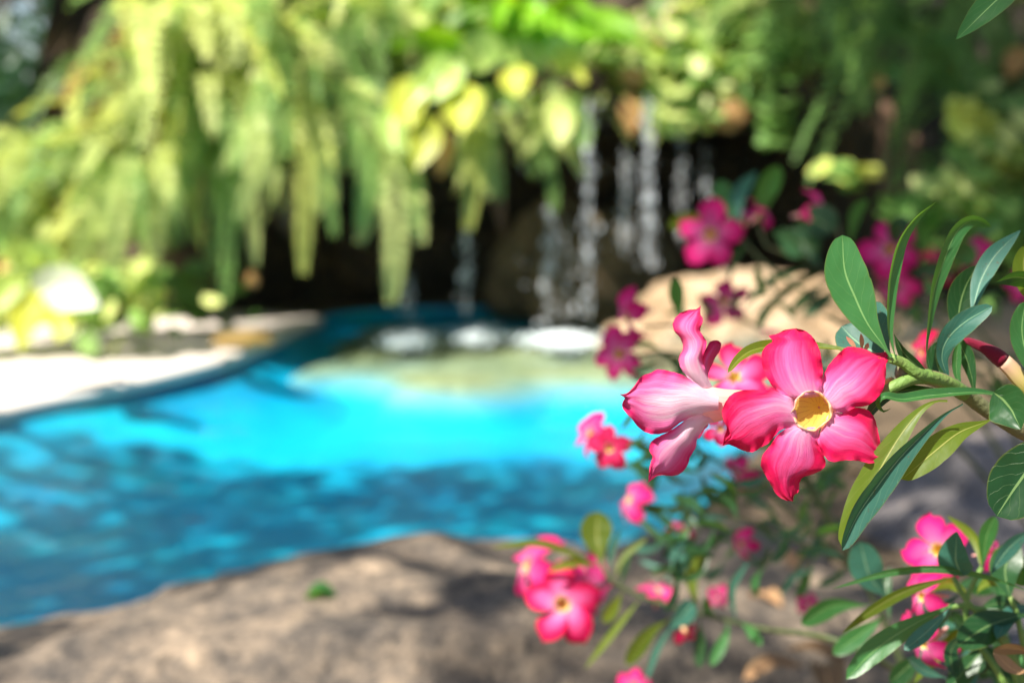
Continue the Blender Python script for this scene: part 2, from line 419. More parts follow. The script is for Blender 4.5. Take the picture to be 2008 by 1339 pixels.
# submerged shelf below the fall, olive and turning blue with depth
b = MB()
def shelf(u, v):
    x = -.95+u*2.45+.22*noise.noise(Vector((v*3, 1, 2)))*(1-u); y = 5.0+v*1.7-.25*math.sin(u*3.1)+.12*noise.noise(Vector((x*2, 3, 0)))
    e = min(u*2.5, (1-u)*2.5, v*.8)+.12*noise.noise(Vector((x*2.5, y*2.5, 5)))
    z = -.07+.03*noise.noise(Vector((x*3, y*3, 1)))-.35*(1-sstep(0, .2, e))
    return Vector((x, y, min(z, -.03))), 0
b.grid(shelf, 50, 40)
structure('pool_shelf', b.mesh('pool_shelf', M['shelf']), 'shallow olive shelf under the water')

# ------------------------------------------------------------------ rock wall behind
def wall_y(x, z):
    y = 7.05
    left = 1-sstep(-1.5, -.95, x)
    right = sstep(1.15, 1.75, x)
    y = y*(1-left)+6.25*left; y = y*(1-right)+5.75*right
    lip = sstep(.86, 1.0, z)
    yl = 6.15+.35*sstep(1.0, 1.7, z)
    yl = yl*(1-left)+(5.75+.25*sstep(1.2, 1.9, z))*left; yl = yl*(1-right)+(5.55+.2*z)*right
    y = y*(1-lip)+yl*lip
    y -= .75*(1-sstep(-2.6, -1.6, x))*(1-.4*z)
    y -= 1.0*sstep(2.0, 3.2, x)
    p = Vector((x*1.8, z*2.2, 2)); y += .22*noise.fractal(p, .8, 2.1, 5)
    return y
b = MB()
def wall(u, v):
    x = -4.2+u*8.6
    top = .62+1.75*sstep(-2.0, -1.55, x)
    z = -.4+v*(top+.4)
    return Vector((x, wall_y(x, z), z)), 0
b.grid(wall, 170, 60)
o = link('rock_wall', b.mesh('rock_wall', M['rock_dark'])); fixorigin(o, (0, 6.5, 0))
tag(o, 'dark wet rock wall with the shaded hollow behind the waterfall', 'rock wall')

# rocks
rock('boulder', 'broad grey brown boulder in dappled shade at the pool edge in front', 'rock_grey', (-.16, 1.75, -.168), (1.08, .52, .40), 3, .12, sub=6, amp=.16, freq=1.3).rotation_euler = (0, -.10, .12)
rock('boulder', 'sunlit tan boulder at the foot of the waterfall', 'rock_tan', (.95, 5.6, -.02), (.55, .42, .31), 5, sub=5, amp=.2)
rock('boulder', 'sunlit tan rock to the right of the tan boulder behind the flowers', 'rock_tan', (1.72, 5.2, -.04), (.52, .42, .26), 9, sub=5, amp=.2)
rock('boulder', 'lavender grey boulder in shade behind the flowering branch at the right', 'rock_shade', (1.30, 2.75, -.05), (.62, .5, .32), 11, -.2, sub=5, amp=.2)
rock('boulder', 'low shaded rock beneath the flowering shrubs at the lower right', 'rock_shade', (.72, 1.62, -.06), (.55, .5, .22), 14, .3, sub=5, amp=.22)
rock('boulder', 'small rough rock between the front boulder and the shrubs', 'rock_grey', (.33, 2.10, -.02), (.28, .24, .20), 17, sub=4, amp=.25)
rock('stone', 'pale pinkish stone above the waterfall lip', 'rock_pale', P(1300, 62, 6.2), (.16, .12, .13), 19, sub=4, amp=.25)
rock('stone', 'pale ochre stone lying on the deck end by the pool corner', 'orange_leaf', G(478, 668, .08), (.11, .07, .035), 21, sub=3, amp=.25)
rock('boulder', 'dim brown rock in the hollow behind the waterfall', 'rock_mid', (.35, 6.55, .2), (.42, .25, .36), 31, sub=4, amp=.3)
for i, (x, y, r) in enumerate([(1240, 190, .12), (1400, 205, .14), (1130, 205, .11)]):
    rock('ledge_stone', ['mossy stone forming the left middle of the waterfall lip', 'mossy stone at the right end of the waterfall lip', 'wet stone at the left end of the waterfall lip'][i],
         'rock_dark', P(x, y, 6.1)+Vector((0, .05, -.02)), (r*1.4, r*1.6, r*.6), 23+i, sub=4, amp=.2, group='stones of the waterfall lip')

# ------------------------------------------------------------------ leaf, petal, flower builders
def leaf_mesh(pts, wid, roll=0, fold=.22, prof='ob', nu=8, nv=22, wave=.0, seed=0, side=None):
    c = spline(pts, nv); rows = []
    L = sum((c[i+1]-c[i]).length for i in range(nv))
    for k in range(nv+1):
        t = (c[min(k+1, nv)]-c[max(k-1, 0)]).normalized(); vw = (c[k]-CP).normalized()
        s = t.cross(vw) if side is None else side - t*side.dot(t)
        if s.length < .15: s = t.orthogonal()
        s.normalize(); s = Quaternion(t, R(roll if not isinstance(roll, tuple) else roll[0]+(roll[1]-roll[0])*k/nv)) @ s
        nrm = s.cross(t)
        if nrm.dot(vw) > 0: nrm = -nrm
        rows.append((c[k], s, nrm))
    b = MB()
    def fn(u, v):
        k = round(v*nv); p, s, nn = rows[k]
        if prof == 'ob': w_ = max((math.sin(math.pi*min(1, v)**1.9)**.85*(1-sstep(.6, .95, v))+sstep(.6, .95, v)*math.sqrt(max(0, 1-((v-.62)/.38)**2))*.98) if v > .62 else math.sin(math.pi*v**1.55)**.85, .07*(1-v))
        elif prof == 'lan': w_ = max(math.sin(math.pi*v**1.15)**.9 if v < 1 else 0, .06*(1-v))
        elif prof == 'strap': w_ = (.35+.65*sstep(0, .5, v))*(1-sstep(.8, 1.02, v))+.02
        elif prof == 'ova': w_ = max(math.sin(math.pi*v**.75)**.85 if v < 1 else 0, .05*(1-v))
        q = 2*u-1; w_ *= wid/2
        wv = wave*w_*math.sin(v*17+seed+ (2 if q > 0 else 0))*abs(q)**2 + .06*w_*noise.noise(Vector((v*6, q*2, seed)))
        return p + s*(q*w_) + nn*((abs(q)-.5)*fold*w_ + wv), 0
    b.grid(fn, nu, nv); return b

def add_leaf(parent, pxs, D, wpx, mat='leaf_green', roll=None, dD=None, seed=None, name='leaf', **kw):
    r = random.Random(str(pxs)); 
    if roll is None: roll = r.uniform(-28, 28)
    if dD is None: dD = r.uniform(-.03, .03)*(D if not isinstance(D, (list, tuple)) else D[0])
    n = len(pxs); Ds = D if isinstance(D, (list, tuple)) else [D+dD*i/(n-1) for i in range(n)]
    pts = [P(x, y, d) for (x, y), d in zip(pxs, Ds)]
    dm = sum(Ds)/n
    b = leaf_mesh(pts, wpx*dm/FPX/max(.5, math.cos(R(roll if not isinstance(roll, tuple) else 0))), roll, seed=r.random()*9, **kw)
    return link(name, b.mesh(name, M[mat]), parent)
def add_stem(parent, pxs, D, rpx, mat='stem_green', n=16, name='stem'):
    k = len(pxs); Ds = D if isinstance(D, (list, tuple)) else [D]*k
    pts = spline([P(x, y, d) for (x, y), d in zip(pxs, Ds)], n)
    rs = rpx if isinstance(rpx, (list, tuple)) else (rpx, rpx)
    dm = sum(Ds)/k
    rad = [(rs[0]+(rs[1]-rs[0])*i/n)*dm/FPX*(1+.10*noise.noise(pts[i]*60)) for i in range(n+1)]
    b = MB(); b.tube(pts, rad, 10); return link(name, b.mesh(name, M[mat]), parent)

def resample(pts, n):
    return spline([Vector((x, y, 0)) for x, y in pts], n)
def petal_outline(parent, ea, eb, D0, mat, zf, amp=.0016, back=.012, cup=.003, pin=.004, seed=0, nu=30, nv=40, pale=0, base_hot=0, ox=0):
    """petal filled between its two traced edges (base to tip); zf turns traced coordinates into photo ones"""
    A = resample([zf(*p) for p in ea], nv); B = resample([zf(*p) for p in eb], nv)
    b = MB()
    def fn(u, v):
        k = round(v*nv); a, c = A[k], B[k]
        q = 2*u-1; uu = .5+.5*(q*(1.0))
        x = a.x*(1-uu)+c.x*uu; y = a.y*(1-uu)+c.y*uu
        e = abs(q)
        edge = max(e**3, sstep(.55, 1, v))*min(1, v*5)
        nz = noise.noise(Vector((q*3.0+seed, v*6, seed*3.3)))
        fr = math.sin(v*34+seed*5+3*nz)*e**5 + math.sin(q*17+seed)*sstep(.75, 1, v)*.5*(1-e)
        jit = 1.3*math.sin(v*95+seed*9+5*nz)*e**14*min(1, v*6)*(1 if q > 0 else -1)
        nx, ny = (c.y-a.y), -(c.x-a.x); 
        dx, dy = (c.x-a.x), (c.y-a.y); l = math.hypot(dx, dy)+1e-6
        x += dx/l*jit*.35; y += dy/l*jit*.35
        D = D0 + back*v*v + (.018*(1-sstep(0, .12, v)) if mat == 'petal' else 0) - cup*(1-q*q)*math.sin(math.pi*min(1, v*.9+.1)) + pin*q*min(1, v*2)*.5 + amp*(nz*edge*1.2+fr*.8*edge)
        p = P(x, y, D)
        pk = .06 + .92*v**1.2 + .80*e**2.3*sstep(.05, .4, v) + .20*(noise.noise(Vector((q*9, v*1.2, seed+4)))) + .16*noise.noise(Vector((q*2, v*3, seed+9))) - pale
        pk += .35*base_hot*(1-v)
        if v < .12: pk *= v/.12
        return p, max(.002, min(1, pk))
    b.grid(fn, nu, nv); return link('petal', b.mesh('petal', M[mat]), parent)

Z1 = lambda X, Y: (1150+X/3.089, 580+Y/3.089)
Z1v = Z1
# ------------------------------------------------------------------ main branch
FL = .600
shrub1 = thing('flowering_shrub', 'desert rose branch in sharp focus at the right with the two large pink flowers', 'shrub', (.56, .85, .18), 'desert rose shrubs at the right')
# --- front flower
tm = MB()
rim = [(1270, 640), (1292, 602), (1340, 577), (1400, 582), (1448, 620), (1480, 680), (1472, 742), (1440, 782), (1380, 815), (1315, 800), (1272, 768), (1250, 700)]
rimc = resample([Z1(*p) for p in rim+[rim[0]]], 60)
cxy = Z1(1378, 690)
def throat(u, v):
    a = rimc[round(u*60) % 60]
    s = (1.07, 1.03, .96, .92, .87, .78, .52, .06)[round(v*7)]; d = (-.0020, -.0040, -.0032, -.0016, .0002, .0016, .0028, .0034)[round(v*7)]
    x = cxy[0]+(a.x-cxy[0])*s + 10*max(0, d/.0034); y = cxy[1]+(a.y-cxy[1])*s - 5*max(0, d/.0034)
    j = noise.noise(Vector((2.6*math.cos(u*6.283), 2.6*math.sin(u*6.283), v*2)))*(5.0 if v < .3 else .6)
    return P(x+j, y+j*.7, FL+d+.0012+0.0012*noise.noise(Vector((6*math.cos(u*6.283), 6*math.sin(u*6.283), 2)))*(v < .3)), 0
tm.grid(throat, 60, 7)
fl1 = link('flower', tm.mesh('flower', M['throat']), shrub1)
fl1['label'] = 'large open pink flower facing the camera with a yellow throat'
# outer tube behind the throat
pts = [P(*Z1(1395, 685), FL+.014), P(*Z1(1420, 670), FL+.028), P(*Z1(1560, 600), FL+.045), P(1750, 745, FL+.02)]
tb = MB(); tb.tube(spline(pts, 20), [.0058*(1-.75*sstep(.15, .8, i/20)) for i in range(21)], 14); link('flower_tube', tb.mesh('flower_tube', M['tube']), fl1)
T_l = [(1320, 650), (1290, 625), (1215, 612), (1135, 555), (1090, 490), (1065, 420), (1062, 350), (1085, 305), (1128, 275), (1103, 243), (1150, 232), (1200, 207), (1270, 197)]
T_r = [(1410, 650), (1420, 610), (1428, 530), (1433, 460), (1425, 390), (1410, 320), (1375, 255), (1325, 212), (1270, 197)]
R1a = [(1390, 640), (1410, 590), (1425, 520), (1455, 440), (1500, 380), (1560, 320), (1600, 308), (1680, 320), (1740, 345), (1800, 342), (1820, 330)]
R1b = [(1440, 720), (1485, 705), (1530, 705), (1570, 706), (1630, 675), (1700, 665), (1760, 620), (1800, 560), (1815, 470), (1815, 410), (1842, 380), (1820, 330)]
R2a = [(1430, 680), (1480, 690), (1540, 712), (1600, 680), (1660, 678), (1710, 695), (1745, 740), (1760, 790), (1775, 860), (1790, 925), (1825, 958)]
R2b = [(1390, 760), (1420, 800), (1405, 850), (1400, 890), (1425, 945), (1450, 980), (1490, 1005), (1570, 995), (1650, 1000), (1730, 1015), (1780, 985), (1825, 958)]
Ba = [(1310, 740), (1290, 790), (1220, 800), (1160, 840), (1110, 910), (1070, 960), (1055, 1020), (1075, 1070), (1110, 1130), (1150, 1200), (1200, 1235), (1252, 1245)]
Bb = [(1430, 740), (1415, 800), (1402, 880), (1430, 950), (1450, 1010), (1430, 1050), (1370, 1080), (1310, 1100), (1292, 1130), (1285, 1185), (1258, 1208), (1252, 1245)]
La = [(1310, 655), (1270, 630), (1200, 600), (1140, 572), (1060, 570), (960, 570), (890, 590), (850, 630), (822, 690), (825, 740), (850, 800), (835, 850), (825, 908)]
Lb = [(1320, 750), (1290, 795), (1240, 800), (1180, 810), (1140, 850), (1100, 895), (1060, 915), (1010, 945), (960, 940), (900, 915), (860, 900), (825, 908)]
for i, (ea, eb, pin, bk, d0) in enumerate([(T_l, T_r, -.005, .010, .0000), (R1a, R1b, -.006, .008, .0003), (R2a, R2b, -.006, .004, .0006), (Ba, Bb, .004, .003, .0), (La, Lb, .005, .003, -.0006)]):
    petal_outline(fl1, ea, eb, FL+d0, 'petal', Z1, pin=pin, back=bk, seed=i*1.7+1)
# --- side flower
FS = FL+.004
fs_tube = MB()
top = resample([Z1(*p) for p in [(700, 548), (750, 548), (830, 562), (900, 568), (1000, 575), (1150, 585), (1320, 620)]], 24)
bot = resample([Z1(*p) for p in [(690, 765), (735, 772), (830, 752), (880, 725), (1000, 690), (1150, 660), (1320, 650)]], 24)
def sidetube(u, v):
    k = round(v*24); a, c = top[k], bot[k]; cx, cy = (a.x+c.x)/2, (a.y+c.y)/2; hx, hy = (c.x-a.x)/2, (c.y-a.y)/2
    ang = 2*math.pi*u; r = math.hypot(hx, hy)*FS/FPX
    q = P(cx+hx*math.cos(ang), cy+hy*math.cos(ang), FS+.010)+FW*(math.sin(ang)*r*.95)
    return q + Vector((0, 0, .0002*math.sin(u*60))), 0
fs_tube.grid(sidetube, 40, 24)
fl2 = link('flower', fs_tube.mesh('flower', M['tube']), shrub1); fl2['label'] = 'pale pink flower seen from the side with a peach tube'
SL_a = [(800, 610), (740, 582), (650, 520), (590, 482), (520, 460), (440, 445), (390, 465), (330, 490), (290, 545), (245, 590), (200, 595)]
SL_b = [(800, 690), (722, 705), (640, 730), (560, 775), (500, 820), (430, 838), (370, 830), (320, 800), (270, 740), (225, 690), (215, 650), (236, 622), (200, 595)]
SB_a = [(715, 700), (630, 730), (560, 780), (500, 820), (440, 850), (395, 880), (378, 930), (400, 975), (385, 1020), (378, 1080), (373, 1132)]
SB_b = [(775, 765), (730, 780), (700, 820), (670, 870), (662, 920), (630, 970), (610, 1030), (570, 1075), (520, 1090), (450, 1085), (420, 1095), (373, 1132)]
ST_a = [(690, 560), (600, 480), (565, 420), (560, 370), (585, 320), (570, 260), (530, 210), (525, 160), (560, 110), (620, 85), (670, 80), (693, 55)]
ST_b = [(765, 555), (735, 490), (705, 390), (712, 350), (728, 280), (690, 215), (700, 170), (707, 140), (690, 110), (693, 55)]
SR_a = [(745, 540), (715, 460), (700, 380), (720, 330), (735, 300), (745, 278), (780, 268), (800, 272), (817, 285)]
SR_b = [(760, 550), (738, 495), (745, 450), (760, 420), (778, 375), (800, 345), (812, 325), (814, 310), (817, 285)]
SQ_a = [(700, 770), (690, 800), (672, 830), (668, 860), (684, 862)]
SQ_b = [(740, 765), (735, 790), (715, 810), (700, 840), (684, 862)]
for i, (ea, eb, bk, pin, d0, pl) in enumerate([(SL_a, SL_b, -.010, -.002, .0015, .30), (SB_a, SB_b, -.004, .008, .006, .22), (ST_a, ST_b, .004, -.010, .008, .18), (SR_a, SR_b, .012, .004, .013, -.1), (SQ_a, SQ_b, .012, .004, .018, -.1)]):
    petal_outline(fl2, ea, eb, FS+d0, 'petal_side', Z1, pin=pin, back=bk, seed=i*2.3+11, pale=pl, cup=.005, amp=.0022, nv=34 if i < 3 else 14, nu=26 if i < 3 else 10)
# sepals left of a fallen flower
for (bx, by, tx, ty) in [(1640, 330, 1572, 245), (1668, 335, 1662, 226), (1680, 335, 1707, 284)]:
    bb = Z1(bx, by); tt = Z1(tx, ty)
    add_leaf(shrub1, [bb, ((bb[0]+tt[0])/2+1, (bb[1]+tt[1])/2), tt], FL+.012, 9, 'sepal', roll=10, dD=0, name='sepal', prof='lan', nv=10, nu=4)
# stems
add_stem(shrub1, [(2180, 990), (2075, 885), (1985, 835), (1930, 800), (1890, 770), (1850, 748), (1800, 735), (1760, 728)], [.72, .66, .64, .635, .63, .62, .612, .61], (20, 14), 'stem_brown', 30)
add_stem(shrub1, [(1890, 772), (1850, 748), (1800, 733), (1772, 712), (1745, 702)], [.627, .617, .607, .605, .603], (16, 10), 'stem_green', 20)
add_stem(shrub1, [(1822, 738), (1790, 742), (1765, 752), (1742, 764), (1735, 776)], [.613, .608, .606, .606, .606], (15, 10), 'stem_green', 16)
add_stem(shrub1, [(2180, 990), (2260, 1180), (2330, 1500), (2360, 1900)], [.72, .78, .85, .95], (22, 40), 'stem_brown', 16, 'trunk')
# leaves
zA = lambda X, Y: (1560+X/4.464, 340+Y/4.464)
zB = lambda X, Y: (1560+X/4.464, 620+Y/4.464)
add_leaf(shrub1, [(1748, 700), (1728, 672), (1700, 632), (1678, 585), (1657, 530), (1652, 461)], .60, 84, 'leaf_green', roll=6, dD=.006, fold=.16, nu=12, nv=40)
add_leaf(shrub1, [(1757, 705), (1746, 660), (1745, 610), (1751, 540), (1768, 474), (1798, 428), (1836, 396)], .60, 34, 'leaf_green', roll=(48, 60), dD=.01, fold=.5, prof='lan', nv=34)
add_leaf(shrub1, [(1828, 738), (1817, 690), (1822, 638), (1835, 564), (1858, 497), (1880, 452), (1909, 433), (1944, 446)], .615, 38, 'leaf_green', roll=(76, 20), dD=.012, fold=.3, nv=36)
add_leaf(shrub1, [(1885, 665), (1879, 640), (1885, 590), (1900, 550), (1919, 519)], .65, 58, 'leaf_dark', roll=15, dD=.01, prof='lan', nv=26)
add_leaf(shrub1, [(1905, 625), (1914, 580), (1927, 541), (1954, 497), (2002, 451)], .64, 40, 'leaf_blue', roll=-18, dD=.01, prof='lan', nv=26)
add_leaf(shrub1, [(1862, 765), (1857, 735), (1848, 700), (1860, 664), (1895, 630), (1946, 600)], .625, 46, 'leaf_blue', roll=(50, -10), dD=-.01, fold=.3, nv=30)
add_leaf(shrub1, [(1851, 768), (1846, 740), (1838, 712), (1836, 690), (1852, 665)], .635, 40, 'leaf_dark', roll=10, dD=.0, prof='lan')
add_leaf(shrub1, [(1748, 700), (1728, 660), (1715, 625), (1712, 590)], .622, 58, 'leaf_blue', roll=-20, dD=.01)
add_leaf(shrub1, [(1745, 708), (1715, 690), (1680, 668), (1650, 640)], .632, 74, 'leaf_blue', roll=20, dD=.02)
add_leaf(shrub1, [(1735, 705), (1690, 692), (1640, 683), (1580, 677), (1530, 676), (1480, 684), (1450, 702), (1427, 731)], [.604, .608, .612, .615, .612, .607, .603, .600], 26, 'leaf_yellow', roll=(60, 20), prof='ob', fold=.5, nv=40)
add_leaf(shrub1, [(1753, 655), (1770, 690), (1795, 715), (1822, 738)], .612, 22, 'leaf_dark', roll=30, dD=.0, prof='lan')
add_leaf(shrub1, [(1990, 782), (1918, 768), (1829, 773), (1770, 781), (1735, 776), (1722, 790), (1732, 806), (1748, 800)], [.63, .62, .607, .602, .600, .603, .607, .604], 25, 'leaf_green', roll=(50, 30), prof='lan', fold=.5, nv=44)
add_leaf(shrub1, [(1830, 760), (1790, 762), (1750, 770), (1722, 790), (1706, 812), (1700, 835)], .612, 30, 'leaf_dark', roll=(50, 20), dD=.004, prof='lan', fold=.4)
add_leaf(shrub1, [(1858, 786), (1832, 788), (1800, 810), (1762, 858), (1725, 920), (1690, 985), (1650, 1070)], .602, 60, 'leaf_yellow', roll=14, dD=-.004, prof='ob', nv=40)
add_leaf(shrub1, [(1888, 792), (1850, 815), (1806, 857), (1762, 905), (1720, 960), (1684, 1012), (1652, 1079)], .594, 46, 'leaf_blue', roll=-32, dD=-.006, prof='ob', nv=40, fold=.5)
add_leaf(shrub1, [(1950, 820), (1925, 830), (1880, 848), (1832, 885), (1768, 940)], .615, 54, 'leaf_yellow', roll=8, dD=-.01, nv=30)
add_leaf(shrub1, [(1948, 770), (1968, 787), (1984, 808), (2002, 842)], .612, 84, 'leaf_dark', roll=20, dD=-.01, prof='ova', nv=22, nu=10)
add_leaf(shrub1, [(2100, 850), (2050, 880), (2000, 945), (1955, 1012)], .60, 118, 'leaf_dark', roll=-12, dD=-.01, nv=26, nu=12)
add_leaf(shrub1, [(2070, -120), (2020, -65), (1958, -5), (1905, 48), (1875, 78)], .60, 56, 'leaf_green', roll=22, dD=-.012, prof='lan', nv=30)
add_stem(shrub1, [(2180, 990), (2200, 700), (2160, 300), (2090, -100), (2060, -140)], [.72, .70, .66, .63, .62], (14, 7), 'stem_green', 20)
add_leaf(shrub1, [(2060, 620), (2030, 560), (1995, 545), (1952, 554)], .64, 34, 'leaf_dark', roll=-40, dD=-.01, prof='lan')
add_leaf(shrub1, [(2060, 620), (2020, 570), (2008, 520), (2015, 480)], .64, 46, 'leaf_yellow', roll=20, dD=.0)
add_leaf(shrub1, [(2050, 760), (2022, 720), (2005, 650), (2012, 590)], .62, 50, 'leaf_green', roll=20, dD=.0)
add_leaf(shrub1, [(1890, 775), (1877, 735), (1876, 700), (1880, 670)], .635, 18, 'leaf_green', roll=25, dD=.0)
add_leaf(shrub1, [(1912, 785), (1906, 740), (1895, 700), (1882, 670), (1878, 640)], .64, 30, 'leaf_dark', roll=25, dD=.0)
# bud with dark red tip
def bud(parent, pxs, D, rpx, tip='petal_red', body='bud', split=.62, name='bud'):
    n = 22; pts = spline([P(x, y, D) for x, y in pxs], n)
    rad = [rpx*D/FPX*(.22+.78*math.sin(math.pi*min(1, (i/n))**.8)**.8 if i < n else .03) for i in range(n+1)]
    k = int(n*split); b = MB(); b.tube(pts[:k+1], rad[:k+1], 12, m=0); o = link(name, b.mesh(name, M[body]), parent)
    b = MB(); rr = [r*(1.03+.08*math.sin(i)) for i, r in enumerate(rad[k:])]; b.tube(pts[k:], rr, 12); b.pk = [.8]*len(b.pk)
    link('bud_tip', b.mesh('bud_tip', M[tip]), o); return o
bud(shrub1, [(2060, 800), (2008, 752), (1975, 715), (1935, 685), (1888, 664)], .63, 17, 'petal_maroon', split=.60)

# ------------------------------------------------------------------ generic flower for the blurred ones
def petal_local(seed, curl):
    b = MB()
    def fn(u, v):
        q = 2*u-1; w_ = .36*(math.sin(math.pi*min(1, .06+v*.94)**1.35)**.6 if v < 1 else .04)+.02*(1-v)
        a = q*w_+.05*math.sin(v*3+seed)
        r = .16+v*.86+(.04*math.sin(q*3+seed))
        z = .04+.20*math.sin(v*1.6)-curl*v*v*.42+.10*q*min(1, v*2)+.05*noise.noise(Vector((q*3, v*4, seed)))*v
        return Vector((r, a, z)), max(.01, min(1, .22+.8*v**1.2+.55*abs(q)**2.5*sstep(.05, .4, v)))
    b.grid(fn, 8, 14); return b
PET = [petal_local(s, c) for s, c in ((0, .3), (2, .9), (4, 1.5))]
PETM = {}
def petmesh(i, mat):
    if (i, mat) not in PETM: PETM[i, mat] = PET[i].mesh('petal', M[mat])
    return PETM[i, mat]
tb = MB(); tb.tube([Vector((0, 0, z)) for z in (-1.15, -1.0, -.7, -.3, 0, .06)], [.05, .06, .10, .17, .19, .22], 12, cap=False)
TUBE = tb.mesh('flower_tube', M['tube'])
tb = MB(); tb.tube([Vector((0, 0, z)) for z in (.065, .02, -.15, -.4)], [.215, .17, .13, .05], 12, cap=False)
for i_, z in enumerate(tb.uv): pass
THR = tb.mesh('throat', M['throat'])
def flower(parent, x, y, D, rpx, tilt=(0, 0), spin=0, mat='petal_far', curl=None, label=None, drop=()):
    """tilt: where the flower looks, degrees right / up of the camera"""
    r = random.Random(x*31+y); c = P(x, y, D)
    look = -(c-CP).normalized()
    look = Quaternion(Vector((0, 0, 1)), R(tilt[0])) @ look
    look = Quaternion(Vector((1, 0, 0)), R(-tilt[1])) @ look
    q = look.to_track_quat('Z', 'Y')
    m = Matrix.Translation(c) @ q.to_matrix().to_4x4() @ Matrix.Rotation(R(spin), 4, 'Z') @ Matrix.Scale(rpx*D/FPX, 4)
    f = link('flower', TUBE, parent, m); t = bpy.data.objects.new('throat', THR); COL.objects.link(t); t.parent = f
    if label: f['label'] = label
    for k in range(5):
        if k in drop: continue
        o = bpy.data.objects.new('petal', petmesh(r.randrange(3) if curl is None else curl, mat)); COL.objects.link(o); o.parent = f
        o.rotation_euler = (r.uniform(-.2, .2), r.uniform(-.12, .2), R(72*k+r.uniform(-7, 7))); o.scale = [r.uniform(.92, 1.08)]*3
    return f
def scatter_leaves(parent, n, box, D, wr, lr, mats, seed, cx=None, cy=None, ang=None):
    r = random.Random(seed)
    for i in range(n):
        x, y = r.uniform(box[0], box[2]), r.uniform(box[1], box[3]); d = r.uniform(*D)
        a = r.uniform(0, 360) if ang is None else r.uniform(*ang); l = r.uniform(*lr)*.62/d
        dx, dy = math.cos(R(a))*l, -math.sin(R(a))*l; bend = r.uniform(-.25, .25)
        add_leaf(parent, [(x, y), (x+dx*.5-dy*bend, y+dy*.5+dx*bend), (x+dx, y+dy)], d, r.uniform(*wr)*.62/d, r.choice(mats), roll=r.uniform(-50, 50), dD=r.uniform(-.05, .05), nu=4, nv=10)

# ------------------------------------------------------------------ shrub 2: low branch reaching left
c5 = lambda X, Y: (940+X/3.196, 920+Y/3.196)
s2 = thing('flowering_shrub', 'desert rose branch reaching left over the front boulder with pink flowers at its tip', 'shrub', (.62, 1.15, .1), 'desert rose shrubs at the right')
D2 = 1.12
add_stem(s2, [(1171, 1095), (1180, 1115), (1206, 1145), (1253, 1167), (1315, 1189), (1409, 1211), (1500, 1233), (1640, 1255), (1780, 1330), (1960, 1480), (2100, 1700)], [D2]*7+[1.02, 1.05, 1.1, 1.15], (3.5, 8), 'stem_dark', 30)
for L_, w_, mt, pf in [
    ([(770, 600), (745, 480), (735, 380), (745, 262)], 64, 'leaf_yellow', 'ob'), ([(745, 610), (560, 520), (350, 460), (70, 490)], 16, 'leaf_yellow', 'lan'),
    ([(745, 600), (600, 580), (430, 640)], 20, 'leaf_yellow', 'lan'), ([(850, 690), (900, 560), (1060, 420)], 14, 'leaf_yellow', 'lan'),
    ([(815, 640), (830, 500), (885, 370)], 15, 'leaf_blue', 'lan'), ([(1345, 830), (1290, 900), (1190, 1000)], 40, 'leaf_blue', 'ova'),
    ([(1200, 930), (1060, 1030), (920, 1225)], 32, 'leaf_yellow', 'ob'), ([(1010, 810), (870, 980), (660, 1250)], 15, 'leaf_yellow', 'lan'),
    ([(1220, 960), (1110, 1130), (1040, 1345)], 15, 'leaf_blue', 'lan'), ([(1380, 930), (1385, 1100), (1375, 1240)], 24, 'leaf_dark', 'ob'),
    ([(1365, 880), (1330, 650), (1430, 450)], 26, 'leaf_yellow', 'lan'), ([(1610, 950), (1580, 750), (1690, 570)], 16, 'leaf_blue', 'lan'),
    ([(1200, 620), (1230, 500), (1330, 425)], 18, 'leaf_blue', 'lan'), ([(900, 760), (830, 880), (780, 960)], 26, 'leaf_yellow', 'ob'),
    ([(880, 740), (920, 600), (960, 520)], 10, 'leaf_dark', 'lan'), ([(1560, 950), (1540, 1050), (1450, 1230)], 24, 'leaf_green', 'ob'),
    ([(1640, 960), (1700, 1010), (1770, 1100)], 22, 'leaf_green', 'ob'), ([(1500, 930), (1430, 880), (1420, 800)], 16, 'leaf_dark', 'ob')]:
    add_leaf(s2, [c5(*p) for p in L_], D2, w_, mt, prof=pf, nv=16, nu=6)
bud(s2, [c5(1240, 700), c5(1240, 640), c5(1235, 570)], D2+.05, 15, 'leaf_green', 'leaf_green', .5)
flower(s2, 1103, 1184, D2, 82, (2, 2), 24, 'petal', curl=1, label='open pink flower facing the camera at the tip of the low branch')
flower(s2, 1035, 1110, D2+.05, 78, (-70, 10), 10, 'petal_far', curl=2)
flower(s2, 1150, 1160, D2+.07, 74, (30, -20), 60, 'petal_far', curl=2)
flower(s2, 1345, 1240, D2, 30, (30, -60), 20, 'petal_red', curl=0)
flower(s2, 1290, 1158, D2+.12, 40, (10, 50), 20, 'petal_far')
flower(s2, 1245, 1345, D2, 38, (-20, -10), 20, 'petal_far')
